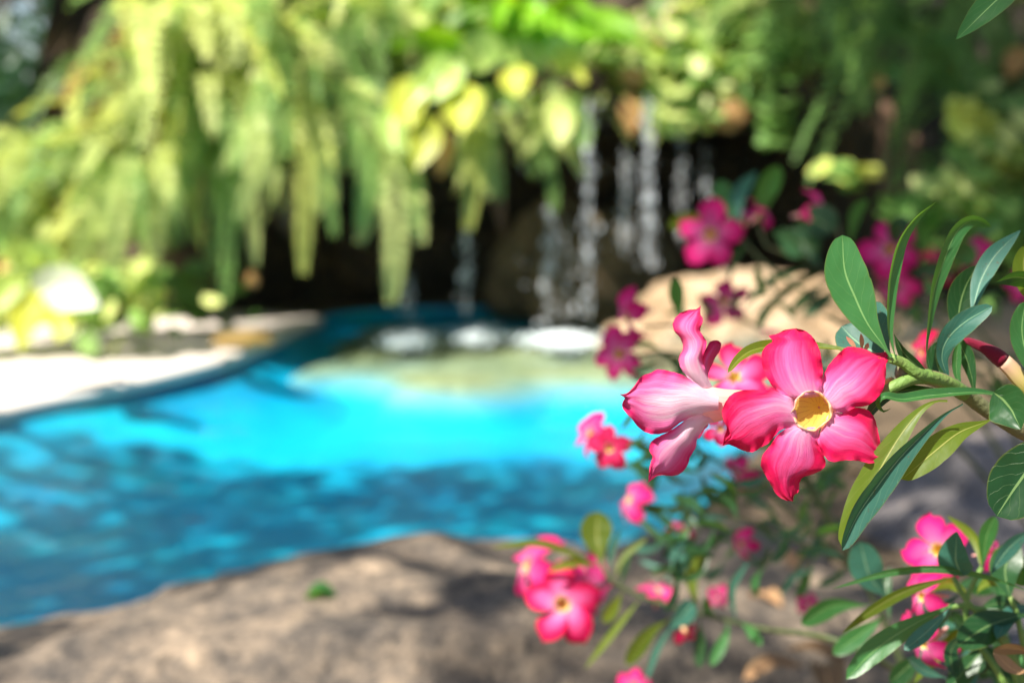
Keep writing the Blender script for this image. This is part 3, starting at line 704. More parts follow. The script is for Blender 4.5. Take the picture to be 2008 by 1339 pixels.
# ------------------------------------------------------------------ shrub 3: upper one behind
c4 = lambda X, Y: (1200+X/4.185, 300+Y/4.185)
s3 = thing('flowering_shrub', 'blurred desert rose shrub behind the sharp leaves with magenta flowers near the top', 'shrub', (.75, 1.7, .12), 'desert rose shrubs at the right')
D3 = 1.6
for pts_ in [[(1440, 440), (1480, 500), (1560, 560), (1700, 640), (1900, 800), (2080, 1100)], [(1487, 440), (1500, 480), (1600, 520), (1760, 600), (1950, 780), (2080, 1100)],
             [(1640, 430), (1660, 500), (1740, 560), (1850, 640), (2000, 800), (2080, 1100)], [(1750, 560), (1820, 600), (1960, 700), (2080, 1100)], [(1430, 600), (1480, 640), (1600, 680), (1800, 800), (2080, 1100)]]:
    add_stem(s3, pts_, D3, (2.5, 6), 'stem_dark', 20)
for L_, w_, mt, pf in [
    ([(1230, 600), (1250, 350), (1370, 105)], 44, 'leaf_green', 'ob'), ([(1040, 600), (1040, 350), (1190, 150)], 30, 'leaf_blue', 'lan'), ([(1000, 560), (930, 400), (900, 225)], 44, 'leaf_green', 'ob'),
    ([(780, 520), (620, 540), (470, 610)], 30, 'leaf_yellow', 'ob'), ([(1400, 620), (1550, 720), (1700, 800)], 70, 'leaf_dark', 'ob'), ([(1500, 600), (1650, 540), (1830, 640)], 66, 'leaf_dark', 'ob'),
    ([(1300, 640), (1420, 700), (1560, 840)], 40, 'leaf_dark', 'ob'), ([(1130, 700), (1000, 880), (955, 1080)], 13, 'leaf_dark', 'lan'), ([(1680, 930), (1300, 1050), (1060, 1290)], 15, 'leaf_dark', 'lan'),
    ([(1760, 980), (1500, 1080), (1180, 1339)], 18, 'leaf_dark', 'lan'), ([(1800, 1050), (1600, 1180), (1440, 1339)], 22, 'leaf_dark', 'lan'), ([(1850, 1120), (1700, 1240), (1560, 1339)], 30, 'leaf_dark', 'lan'),
    ([(1640, 800), (1660, 850), (1690, 930)], 16, 'leaf_blue', 'lan'), ([(1950, 780), (2000, 500), (2100, 380)], 24, 'leaf_green', 'ob'), ([(2300, 760), (2340, 640), (2450, 620)], 50, 'leaf_dark', 'ob'),
    ([(2250, 900), (2400, 850), (2560, 800)], 50, 'leaf_dark', 'ob'), ([(2600, 700), (2750, 640), (2900, 650)], 44, 'leaf_dark', 'ob'), ([(2450, 1000), (2620, 960), (2800, 1000)], 40, 'leaf_dark', 'ob'),
    ([(2700, 900), (2850, 820), (3000, 880)], 50, 'leaf_green', 'ob'), ([(2900, 750), (3000, 620), (3200, 560)], 40, 'leaf_green', 'ob')]:
    add_leaf(s3, [c4(*p) for p in L_], D3, w_, mt, prof=pf, nv=14, nu=6)
scatter_leaves(s3, 40, (1650, 560, 2050, 760), (1.4, 1.8), (22, 40), (90, 160), ['leaf_dark', 'leaf_dark', 'leaf_green', 'leaf_blue'], 5)
scatter_leaves(s3, 26, (1330, 560, 1700, 740), (1.2, 1.5), (22, 36), (90, 160), ['leaf_dark', 'leaf_green'], 6)
flower(s3, 1393, 460, D3, 68, (-8, 5), 80, 'petal_far', curl=0)
flower(s3, 1500, 415, D3, 34, (60, 70), 10, 'petal_far', curl=2)
flower(s3, 1462, 425, D3+.05, 30, (20, 80), 10, 'petal_far', curl=0)
flower(s3, 1608, 415, D3, 52, (66, 15), 40, 'petal_far', curl=2)
flower(s3, 1418, 590, D3+.05, 52, (10, -30), 20, 'petal_far', curl=0)
flower(s3, 1745, 490, D3, 62, (15, 10), 40, 'petal_far', curl=0)
flower(s3, 1755, 560, D3, 52, (-25, -10), 10, 'petal_far', curl=1)
flower(s3, 1840, 520, D3+.03, 46, (50, 20), 10, 'petal_red', curl=1)
flower(s3, 1910, 495, D3, 44, (-30, 30), 30, 'petal_far', curl=1)
flower(s3, 2005, 560, D3, 36, (0, 0), 30, 'petal_far', curl=1)
flower(s3, 1508, 650, D3-.1, 20, (0, 80), 30, 'petal_far', curl=1)
# ------------------------------------------------------------------ shrub 4: middle flowers over the water
s4 = thing('flowering_shrub', 'desert rose twigs with pink flowers in front of the pool left of the sharp flowers', 'shrub', (.5, 1.5, .12), 'desert rose shrubs at the right')
D4 = 1.2
for pts_ in [[(1262, 640), (1330, 640), (1400, 680), (1480, 760), (1560, 900), (1700, 1150), (1850, 1500)], [(1240, 700), (1330, 690), (1420, 740), (1490, 820), (1560, 920), (1700, 1150), (1850, 1500)],
             [(1220, 862), (1300, 870), (1400, 900), (1500, 960), (1600, 1050), (1700, 1150), (1850, 1500)], [(1262, 985), (1330, 1000), (1430, 1010), (1560, 1060), (1700, 1150), (1850, 1500)],
             [(1331, 622), (1340, 660), (1400, 720), (1490, 820)], [(1440, 790), (1500, 850), (1580, 930), (1700, 1150)]]:
    add_stem(s4, pts_, D4, (2.5, 6), 'stem_dark', 20)
add_leaf(s4, [(1331, 625), (1329, 600), (1326, 575), (1324, 545)], D4-.1, 30, 'leaf_green', roll=5)
flower(s4, 1232, 622, D4+.05, 52, (-60, -40), 20, 'petal_far', curl=2)
flower(s4, 1215, 695, D4+.08, 58, (-30, 10), 50, 'petal_far', curl=1)
flower(s4, 1195, 878, D4-.12, 46, (-12, -15), 20, 'petal_red', curl=1, label='small crimson flower against the pool water')
flower(s4, 1158, 850, D4-.10, 50, (-55, 25), 10, 'petal_far', curl=1)
flower(s4, 1236, 980, D4, 50, (-50, 35), 40, 'petal_far', curl=2)
flower(s4, 1440, 740, .84, 74, (5, 40), 20, 'petal', curl=0)
flower(s4, 1470, 770, .86, 70, (30, 10), 55, 'petal', curl=0)
flower(s4, 1412, 840, .85, 34, (10, -20), 55, 'petal', curl=0)
flower(s4, 1448, 925, D4, 34, (-30, -50), 0, 'petal_far', curl=2)
flower(s4, 1478, 950, D4, 28, (30, -50), 0, 'petal_far', curl=2)
flower(s4, 1340, 1035, D4+.05, 28, (30, 50), 0, 'petal_far', curl=2)
flower(s4, 1455, 1065, D4, 34, (-40, -20), 0, 'petal_far', curl=2)
flower(s4, 1408, 1170, D4+.15, 24, (-20, -20), 0, 'petal_far', curl=2)
flower(s4, 1585, 1185, D4+.15, 24, (20, -20), 0, 'petal_far', curl=2)
flower(s4, 1808, 690, .95, 44, (-60, -20), 0, 'petal_red', curl=2)
scatter_leaves(s4, 125, (1290, 860, 1680, 1120), (1.05, 1.4), (20, 38), (100, 170), ['leaf_dark', 'leaf_dark', 'leaf_green', 'leaf_blue'], 21, ang=(120, 260))
scatter_leaves(s4, 12, (1250, 680, 1440, 880), (1.05, 1.2), (16, 26), (90, 140), ['leaf_green', 'leaf_dark'], 22, ang=(150, 240))
# ------------------------------------------------------------------ shrub 5: lower right cluster
c6 = lambda X, Y: (1450+X/3.05, 900+Y/3.05)
s5 = thing('flowering_shrub', 'leafy desert rose shoot at the bottom right corner with half hidden pink flowers', 'shrub', (.5, .95, .1), 'desert rose shrubs at the right')
D5 = .74
for pts_ in [[(1925, 1112), (1905, 1150), (1892, 1190), (1910, 1250), (1970, 1340), (2080, 1600)], [(1870, 1130), (1890, 1170), (1925, 1210), (1990, 1290), (2080, 1600)], [(1860, 1190), (1900, 1190), (1960, 1240), (2080, 1600)], [(1981, 1170), (2000, 1230), (2080, 1600)]]:
    add_stem(s5, pts_, D5, (5, 11), 'stem_green', 18)
for L_, w_, mt, pf, d in [
    ([(1760, 800), (1500, 710), (1200, 658), (900, 680), (550, 775)], 15, 'leaf_green', 'lan', .70), ([(1290, 700), (1000, 790), (800, 900), (610, 1040)], 22, 'leaf_yellow', 'lan', .72),
    ([(1330, 700), (1290, 600), (1300, 430)], 62, 'leaf_blue', 'ova', .70), ([(1290, 860), (1000, 1010), (800, 1150), (638, 1315)], 46, 'leaf_green', 'ob', .70),
    ([(1270, 880), (1130, 1020), (985, 1140)], 30, 'leaf_blue', 'ob', .69), ([(780, 870), (560, 880), (370, 990)], 38, 'leaf_green', 'ob', .9), ([(880, 930), (720, 1050), (560, 1165)], 38, 'leaf_green', 'ob', .88),
    ([(890, 830), (780, 700), (720, 490)], 66, 'leaf_blue', 'ob', .86), ([(1730, 920), (1500, 990), (1305, 1115)], 66, 'leaf_dark', 'ob', .74), ([(1450, 660), (1400, 470), (1240, 335)], 18, 'leaf_yellow', 'lan', .76),
    ([(1450, 650), (1480, 460), (1530, 340)], 32, 'leaf_green', 'ob', .76), ([(1500, 690), (1600, 550), (1730, 430)], 30, 'leaf_blue', 'lan', .72), ([(1620, 830), (1590, 650), (1670, 480)], 62, 'leaf_dark', 'lan', .74),
    ([(1660, 1339), (1500, 1200), (1340, 1240)], 50, 'leaf_dark', 'ob', .76), ([(1400, 950), (1200, 1150), (1040, 1339)], 26, 'leaf_yellow', 'lan', .8), ([(1500, 1100), (1400, 1200), (1250, 1380)], 44, 'leaf_dark', 'ob', .76),
    ([(1420, 800), (1480, 740), (1620, 700)], 22, 'leaf_yellow', 'lan', .78), ([(1390, 830), (1250, 740), (1130, 790)], 24, 'leaf_yellow', 'lan', .78), ([(1700, 1100), (1650, 1250), (1550, 1380)], 46, 'leaf_green', 'ob', .78),
    ([(1100, 1150), (1000, 1250), (900, 1339)], 40, 'leaf_dark', 'ob', .84), ([(1300, 400), (1180, 440), (980, 640)], 18, 'leaf_blue', 'lan', .84), ([(1750, 560), (1690, 640), (1690, 760)], 40, 'leaf_green', 'ob', .74),
    ([(900, 960), (880, 760), (900, 640)], 20, 'leaf_dark', 'lan', .9), ([(1420, 900), (1560, 860), (1700, 900)], 34, 'leaf_dark', 'ob', .78)]:
    add_leaf(s5, [c6(*p) for p in L_], d, w_, mt, prof=pf, nv=18, nu=6)
scatter_leaves(s5, 26, (1820, 1150, 2040, 1360), (.76, .92), (26, 42), (100, 170), ['leaf_dark', 'leaf_dark', 'leaf_green', 'leaf_blue'], 31)
add_leaf(s5, [(2030, 1320), (1985, 1310), (1950, 1275)], .70, 26, 'dry_leaf', roll=30)
add_leaf(s5, [(2040, 1285), (1990, 1272), (1948, 1273)], .70, 22, 'dry_leaf', roll=-40)
flower(s5, 1838, 1078, .80, 72, (-25, 15), 40, 'petal_far', curl=0)
flower(s5, 1808, 1170, .78, 56, (-60, -40), 0, 'petal_far', curl=2)
flower(s5, 1812, 1262, .78, 62, (-40, -60), 0, 'petal_far', curl=2)
flower(s5, 1950, 1080, .80, 40, (70, 10), 0, 'petal_far', curl=2)

# ------------------------------------------------------------------ ferns
def frond_mesh(seed, L, W, droop, mat, pairs=30, rise=.5, tipdir=None):
    """arching frond from the origin out along +X, hanging at its end"""
    r = random.Random(seed); b = MB(); pts = []; p = Vector((0, 0, 0)); n = pairs; fa = (.95, .72, .62, .86, .68, .78)[(seed//3) % 6]
    for k in range(n+1):
        v = k/n; ang = rise-(rise+math.pi/2*fa)*sstep(0, droop, v)
        pts.append(p.copy()); p = p+Vector((math.cos(ang), .10*math.sin(v*5+seed), math.sin(ang)))*(L/n)
    b.tube(pts, [.0035*(1-.7*k/n) for k in range(n+1)], 4)
    for k in range(2, n+1):
        v = k/n; t = (pts[min(k+1, n)]-pts[k-1]).normalized(); sd = Vector((0, 1, 0)); sd = (sd-t*sd.dot(t)).normalized(); nn = sd.cross(t)
        wl = W/2*(math.sin(math.pi*min(1, .12+.86*v)**.8)**.6 if v < .999 else .15)*r.uniform(.8, 1.1)
        hw = L/n*.52
        for s in (-1, 1):
            if r.random() < .04: continue
            d = (sd*s+t*.28+nn*r.uniform(-.25, .35)).normalized(); q = pts[k]; uu = .5+.4*s
            i0 = b.vert(q-t*hw*.5, (.5, v)); i1 = b.vert(q+d*wl*.5-t*hw+nn*.004, (uu, v)); i2 = b.vert(q+d*wl+t*hw*.3-nn*.01, (uu, v)); i3 = b.vert(q+d*wl*.5+t*hw*.9, (uu, v))
            b.f.append((i0, i1, i2, i3)); b.mi.append(0)
    return b.mesh('frond', M[mat])
FR = {}
def fronds(mat):
    if mat not in FR:
        FR[mat] = [frond_mesh(i*3+1, L, W, dr, mat, rise=ri) for i, (L, W, dr, ri) in enumerate([(.75, .15, .55, .5), (.66, .15, .75, .8), (.85, .15, .5, .3), (.55, .13, .5, .2), (.74, .16, .9, 1.0), (.9, .14, .4, .3)])]
    return FR[mat]
def fern(x, y, D, label, mats, n=14, scale=1.0, seed=0, front=True, group='ferns on the rock wall', spread=110):
    r = random.Random(seed*13+5); c = P(x, y, D)
    o = thing('fern', label, 'fern', c, group)
    for i in range(n):
        m = r.choice(mats); me = r.choice(fronds(m)); f = bpy.data.objects.new('frond', me); COL.objects.link(f); f.parent = o
        a = -90+r.uniform(-spread if x > 400 or y > 250 else -25, spread); s = scale*r.uniform(.7, 1.1)
        f.location = (r.uniform(-.06, .06), r.uniform(-.05, .05), r.uniform(-.06, .06))
        f.rotation_euler = (r.uniform(-.5, .5), r.uniform(-.25, .25), R(a)); f.scale = (s, s*r.uniform(.8, 1.25), s)
    o.rotation_euler = (0, .30*(1-sstep(180, 520, x))*(.15 if y < 100 else 1)-.10*sstep(520, 700, x)*(1-sstep(1000, 1200, x)), 0)
    return o
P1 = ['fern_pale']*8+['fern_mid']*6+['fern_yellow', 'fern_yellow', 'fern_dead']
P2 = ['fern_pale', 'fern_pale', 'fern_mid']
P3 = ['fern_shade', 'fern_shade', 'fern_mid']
place = 'top left corner of the rock wall|top edge of the photo near the left|top edge above the long yellow frond|top edge left of the broad leaves'
LF = [
 (370, -40, 5.5, 'pale sunlit fern at the very top left edge of the mound beside the sky gap', P1), (360, -70, 5.6, 'pale arching fern hanging from the top edge second from the left', P1),
 (500, -60, 5.6, 'pale arching fern hanging from the top edge third from the left', P1), (640, -60, 5.7, 'yellow green fern hanging from the top edge fourth from the left', P1),
 (310, 60, 5.3, 'bright fern spilling beside the dark distant trees', P1), (300, 60, 5.2, 'bright dense fern high in the left mound', P2), (420, 70, 5.2, 'bright fern high in the middle of the left mound', P1),
 (545, 80, 5.3, 'bright fern high right of the middle of the left mound', P2), (670, 70, 5.5, 'fern above the hollow left of the yellow leaves', P2),
 (235, 190, 5.0, 'pale fern bulging at the left shoulder of the mound', P1), (280, 190, 4.9, 'pale fern at the heart of the left mound', P1), (400, 200, 4.9, 'pale fern right of the heart of the left mound', P2),
 (520, 190, 5.1, 'fern with yellow and dried fronds over the left hollow', P1+['fern_dead']), (640, 190, 5.3, 'fern hanging left of the broad yellow leaves', P2),
 (60, 300, 4.8, 'pale fern low at the left edge of the photo', P1), (175, 310, 4.7, 'pale fern low on the left slope of the mound', P1), (290, 320, 4.9, 'fern drooping to the soil left of the hollow', P2),
 (20, 400, 4.7, 'yellowish fern at the left edge above the white leaf', P1), (120, 430, 4.75, 'low fern behind the large white leaf', P1)]
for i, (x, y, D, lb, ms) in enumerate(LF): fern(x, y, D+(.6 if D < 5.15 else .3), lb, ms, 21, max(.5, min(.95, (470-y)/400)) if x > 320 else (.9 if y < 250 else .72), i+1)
RF = [(1770, 60, 5.0, 'shaded fern hanging right of the dark gap near the top'), (1880, 0, 5.0, 'shaded fern at the top edge right of centre'), (1990, 40, 5.0, 'shaded fern in the top right corner behind the sharp leaf'),
      (1800, 170, 4.9, 'long shaded fern hanging beside the brown roots'), (1930, 180, 4.9, 'shaded fern above the yellow green leaves at the right'), (2020, 260, 4.8, 'shaded fern at the right edge below the corner'),
      (1900, 330, 4.8, 'shaded low fern above the sharp curved leaves'), (1560, -30, 5.7, 'dim fern at the top edge above the dark gap'), (1670, 10, 5.6, 'dim fern at the top edge beside the dark gap'), (1480, 40, 5.9, 'small fern right of the pale pinkish stone')]
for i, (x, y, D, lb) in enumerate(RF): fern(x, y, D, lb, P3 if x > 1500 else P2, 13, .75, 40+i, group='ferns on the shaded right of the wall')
CF = [(760, 20, 5.7, 'fern hanging from the top edge just left of the bright nest plant', P2), (1100, 215, 5.85, 'short fern beside the left end of the waterfall lip', P2), (1000, 200, 5.8, 'fern under the pale broad leaves', ['fern_mid', 'fern_pale']),
      (1330, 120, 6.0, 'light green fern growing over the waterfall lip', P2), (1420, 110, 6.0, 'light green fern right of the waterfall lip', P2), (1250, 130, 6.0, 'small light fern over the middle of the waterfall', P2), (1190, 60, 6.1, 'fern right of the bright nest plant', P2)]
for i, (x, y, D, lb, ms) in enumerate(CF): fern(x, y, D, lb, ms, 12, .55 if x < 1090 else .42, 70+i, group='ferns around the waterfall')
# single long hanging fronds with their own crowns
def long_frond(parent, pxs, D, wpx, mat, seed=0, pairs=38):
    pts = spline([P(x, y, D+dd) for (x, y), dd in zip(pxs, [.12, .0, -.05, -.05, -.04][:len(pxs)])], pairs); b = MB(); r = random.Random(seed)
    b.tube(pts, [.004*(1-.7*k/pairs) for k in range(pairs+1)], 4)
    L = sum((pts[i+1]-pts[i]).length for i in range(pairs)); W = wpx*D/FPX
    for k in range(2, pairs+1):
        v = k/pairs; t = (pts[min(k+1, pairs)]-pts[k-1]).normalized(); sd = t.cross((pts[k]-CP).normalized()).normalized(); nn = sd.cross(t)
        wl = W/2*(math.sin(math.pi*min(1, .15+.8*v)**.9)**.5)*r.uniform(.88, 1.08)
        hw = L/pairs*.5
        for s in (-1, 1):
            d = (sd*s+t*.25+nn*r.uniform(-.3, .3)).normalized(); q = pts[k]
            i0 = b.vert(q-t*hw*.5, (.5, v)); i1 = b.vert(q+d*wl*.5-t*hw, (.2, v)); i2 = b.vert(q+d*wl+t*hw*.3, (.1, v)); i3 = b.vert(q+d*wl*.5+t*hw*.9, (.2, v))
            b.f.append((i0, i1, i2, i3)); b.mi.append(0)
    return link('frond', b.mesh('frond', M[mat]), parent)
LFR = [
 ([(600, 180), (598, 260), (597, 380), (594, 532)], 5.3, 52, 'fern_yellow', 'fern with one long yellow frond hanging in front of the dark hollow'),
 ([(760, 240), (772, 330), (776, 460), (768, 590)], 5.5, 68, 'fern_pale', 'fern with a long pale frond hanging lowest over the pool'),
 ([(930, 170), (930, 250), (928, 350), (918, 448)], 5.6, 56, 'fern_yellow', 'fern with a bright yellow green frond left of the waterfall'),
 ([(1040, 180), (1060, 260), (1080, 340), (1088, 412)], 5.8, 40, 'fern_mid', 'fern with a dark green frond hanging beside the first water stream'),
 ([(430, 200), (440, 330), (450, 460), (436, 600)], 5.1, 50, 'fern_mid', 'fern with a dark frond hanging low into the left hollow'),
 ([(330, 260), (315, 380), (300, 480), (290, 560)], 4.9, 60, 'fern_pale', 'fern with broad pale fronds over the brown soil'),
 ([(700, 120), (712, 220), (716, 340), (706, 440)], 5.5, 56, 'fern_mid', 'fern with mid green fronds between the two long hanging fronds'),
 ([(480, 160), (500, 260), (498, 340), (470, 420)], 5.2, 60, 'fern_pale', 'fern with pale fronds left of the long yellow frond'),
 ([(250, 300), (240, 380), (225, 460), (215, 540)], 4.75, 60, 'fern_pale', 'fern with pale fronds reaching toward the deck')]
for i, (px, D, wd, mt, lb) in enumerate(LFR):
    D += .3 if D < 5.15 else 0
    o = thing('fern', lb, 'fern', P(px[0][0], px[0][1], D+.12), 'ferns with long hanging fronds')
    long_frond(o, px, D, wd, mt, i)
    r = random.Random(i+50)
    for k in range(4):
        dx = r.choice((-1, 1))*r.uniform(22, 70); s = r.uniform(.5, .8)
        pp = [px[0]]+[(x+dx*(j+1)/3*1.0, px[0][1]+(y-px[0][1])*s) for j, (x, y) in enumerate(px[1:])]
        long_frond(o, pp, D+.06, wd*.85, r.choice(['fern_pale', 'fern_mid', mt]), i*9+k)

# ------------------------------------------------------------------ broad leaved plants
def broad(label, base, leaves, D, group=None, cat='plant', name='broadleaf_plant', prof='ova'):
    c = P(base[0], base[1], D+.12); o = thing(name, label, cat, c, group)
    for (a, m, t, w_, mt) in leaves:
        add_stem(o, [base, ((base[0]+a[0])/2, (base[1]+a[1])/2-10), a], [D+.12, D+.03, D], (4, 3), 'stem_green', 6, 'stalk')
        add_leaf(o, [a, m, t], D, w_, mt, roll=12, dD=-.05, prof=prof, nv=12, nu=6, fold=.3)
    return o
broad('plant with large pale and yellow leaves drooping over the hollow left of the waterfall', (880, 130), [
    ((800, 150), (800, 200), (808, 252), 84, 'broad_yellow'), ((775, 205), (768, 250), (778, 300), 62, 'broad_pale'), ((830, 225), (835, 270), (815, 335), 70, 'broad_yellow'),
    ((905, 165), (906, 205), (907, 262), 84, 'broad_yellow'), ((955, 140), (935, 100), (900, 90), 96, 'broad_pale'), ((900, 120), (870, 150), (845, 200), 80, 'broad_pale'),
    ((860, 110), (830, 160), (800, 215), 44, 'broad_pale'), ((1010, 130), (1012, 155), (1014, 190), 66, 'broad_yellow')], 5.45)
broad('plant with pale arching leaves above the waterfall left end', (1070, 150), [
    ((1060, 140), (1020, 105), (985, 125), 60, 'broad_pale'), ((1080, 130), (1120, 125), (1150, 165), 46, 'broad_yellow'), ((1070, 120), (1100, 95), (1160, 110), 56, 'broad_pale'),
    ((1080, 200), (1100, 235), (1090, 290), 60, 'fern_pale'), ((1110, 210), (1140, 250), (1150, 300), 50, 'fern_mid')], 5.7)
broad('plant with one big glossy white green leaf at the left edge of the deck', (60, 540), [
    ((62, 572), (124, 566), (196, 600), 92, 'leaf_white'), ((60, 560), (50, 620), (38, 690), 64, 'broad_yellow'), ((110, 590), (120, 640), (112, 670), 50, 'broad_yellow'),
    ((40, 540), (20, 560), (-20, 610), 60, 'broad_pale'), ((50, 530), (30, 500), (0, 505), 70, 'broad_pale'), ((70, 530), (90, 500), (60, 470), 60, 'broad_pale')], 4.35)
# nest plant: strap leaves rising and arching
o = thing('nest_fern', 'vivid green bird nest fern with upright strap leaves at the top centre', 'fern', P(1010, 120, 5.95))
r = random.Random(3)
for i in range(26):
    a = r.uniform(-80, 80); l = r.uniform(150, 260); dx = math.sin(R(a))*l; dy = -math.cos(R(a))*l*.6
    add_leaf(o, [(1010+r.uniform(-40, 40), 128), (1010+dx*.5, 120+dy*.75), (1010+dx*.85, 110+dy*.9), (1010+dx*1.15, 125+dy*.65)], 5.95-.2*r.random(), r.uniform(34, 50), 'nest_green', roll=r.uniform(-30, 30), dD=-r.random()*.35, prof='lan', nv=12, nu=4)
# small leafy creepers as single plants
def creeper(label, x, y, D, rad, n, mats, seed, size=(.03, .055), group='small leafy plants on the rock wall', name='creeping_plant'):
    r = random.Random(seed); c = P(x, y, D); o = thing(name, label, 'plant', c, group); st = MB(); b = MB()
    for i in range(n):
        p = Vector((r.gauss(0, rad*.55), r.gauss(0, rad*.3)-.05, r.gauss(0, rad*.4))); s = r.uniform(*size)
        if i % 6 == 0: st.tube([Vector((0, 0, 0)), p*.5+Vector((0, 0, .03)), p], [.003, .0025, .002], 4)
        q = Quaternion(Vector((r.uniform(-1, 1), r.uniform(-1, 1), r.uniform(-1, 1))).normalized(), r.uniform(0, 1.2)) @ Vector((0, -.5, .85)).to_track_quat('Z', 'Y')
        q = q @ Quaternion((0, 0, 1), r.uniform(0, 6.28)); k = [b.vert(p+q @ (Vector((math.cos(t)*1.15, math.sin(t)*.75, .12*math.cos(2*t)))*s), (.5+.3*math.cos(t), .5+.3*math.sin(t))) for t in [j*math.pi/3 for j in range(6)]]
        b.f.append(tuple(k)); b.mi.append(r.randrange(len(mats)))
    link('stems', st.mesh('stems', M['stem_green']), o, Matrix.Translation(c)); f = link('foliage', b.mesh('foliage', [M[m] for m in mats]), o, Matrix.Translation(c)); return o
CR = [('light green creeper left of the pale stone', 1215, 95, 6.0, .16, 130, ['fern_pale', 'broad_pale', 'fern_mid']), ('light green creeper under the pale stone', 1330, 130, 5.95, .18, 170, ['fern_pale', 'fern_mid', 'broad_pale']),
      ('creeper with yellowish leaves at the right of the lip', 1430, 150, 5.9, .13, 100, ['fern_pale', 'fern_mid', 'fern_yellow']), ('creeper right of the pale pinkish stone near the top', 1420, 40, 6.1, .2, 180, ['fern_pale', 'fern_mid']),
      ('leafy clump hanging between the second and third streams', 1330, 215, 5.85, .12, 90, ['fern_pale', 'fern_mid']), ('dim creeper above the dark gap', 1530, 90, 5.8, .16, 80, ['fern_shade', 'fern_mid']),
      ('dim creeper left of the brown roots', 1520, 220, 5.8, .12, 36, ['fern_shade', 'fern_mid']), ('yellow green creeper strand hanging in the dark gap', 1655, 340, 5.4, .07, 24, ['fern_mid', 'fern_shade', 'fern_yellow']),
      ('yellow green leaves lit at the right', 1895, 235, 4.6, .07, 24, ['fern_yellow', 'broad_yellow']), ('pale creeper at the right edge', 1900, 360, 4.6, .14, 60, ['fern_pale', 'fern_mid']), ('pale creeper at the far right edge', 1990, 290, 4.6, .14, 60, ['fern_mid', 'fern_pale']),
      ('shaded creeper under the right ferns', 1800, 440, 4.9, .12, 36, ['fern_shade', 'fern_mid']), ('shaded creeper behind the curved sharp leaf', 1960, 430, 4.7, .22, 110, ['fern_shade', 'fern_mid']), ('creeper on soil under the left ferns', 180, 590, 5.1, .14, 80, ['fern_pale', 'fern_mid']),
      ('creeper low at the left edge of the photo', 10, 560, 5.1, .2, 110, ['fern_pale', 'fern_mid', 'fern_pale']), ('creeper at the dark foot of the left mound', 270, 560, 5.2, .16, 80, ['fern_mid', 'fern_pale']), ('faint creeper deep in the left hollow', 400, 560, 5.6, .16, 40, ['fern_shade']),
      ('green creeper behind the nest fern', 900, 20, 6.2, .25, 200, ['nest_green', 'fern_mid']), ('creeper hanging beside the broad yellow leaves', 870, 60, 5.8, .18, 140, ['fern_pale', 'fern_mid'])]
for i, (lb, x, y, D, rad, n_, ms) in enumerate(CR): creeper(lb, x, y, D, rad, n_, ms, i+1)
# dried leaves
DL = [('orange dried leaf hanging over the waterfall lip', 1232, 185, 1236, 265, 5.8, 44), ('ochre dried leaf caught right of the streams', 1395, 235, 1470, 215, 5.75, 60), ('small ochre leaf above the ochre dried leaf', 1425, 195, 1450, 240, 5.7, 40),
      ('orange dried leaf under the pale stone', 1215, 140, 1270, 160, 5.8, 44), ('peach dried leaf left of the pale stone', 1290, 60, 1240, 90, 5.9, 50), ('brown dried leaf between two hanging fronds', 870, 260, 860, 350, 5.6, 40),
      ('tan dried leaf at the right edge near the corner', 2000, 90, 1975, 160, 4.8, 50), ('dried leaf in the dim right gap', 1725, 140, 1715, 175, 5.3, 34), ('small dried leaf under the white leaf', 0, 520, 40, 530, 4.6, 50), ('tan dried leaf glinting in the left hollow', 482, 540, 500, 562, 5.5, 30)]
for lb, x0, y0, x1, y1, D, wd in DL:
    b = leaf_mesh([P(x0, y0, D), P((x0+x1)/2+4, (y0+y1)/2, D-.02), P(x1, y1, D)], wd*D/FPX, 10, .5, 'ova', 6, 10); o = link('dried_leaf', b.mesh('dried_leaf', M['orange_leaf'])); fixorigin(o, P(x0, y0, D)); tag(o, lb, 'leaf', 'dried leaves caught among the ferns')
RL = [('small green leaf lying on the middle of the front boulder', 628, 1172, .2, 40), ('brown fallen leaf beside the low branch', 1560, 1100, .12, 50), ('tan fallen leaf on the low shaded rock', 1600, 1290, .17, 60), ('reddish fallen leaf behind the sharp flower', 1665, 935, .2, 46), ('pale fallen leaf under the low branch', 1500, 1180, .15, 60), ('small tan fallen leaf near the bottom edge', 1520, 1320, .17, 46), ('brown fallen leaf left of the bottom right shoot', 1620, 1330, .18, 60)]
for i, (lb, x, y, z, wd) in enumerate(RL):
    c = G(x, y, z+.03); a = i*1.3; d = Vector((math.cos(a), math.sin(a), .1))*(.02 if i == 0 else .035)
    b = leaf_mesh([c-d, c+Vector((0, 0, .012)), c+d], .035, 0, .5, 'ova', 6, 10, side=Vector((-math.sin(a), math.cos(a), 0))); o = link('fallen_leaf', b.mesh('fallen_leaf', M['leaf_green' if i == 0 else 'dry_leaf'])); fixorigin(o, c); tag(o, lb, 'leaf', 'fallen leaves on the shaded rocks')
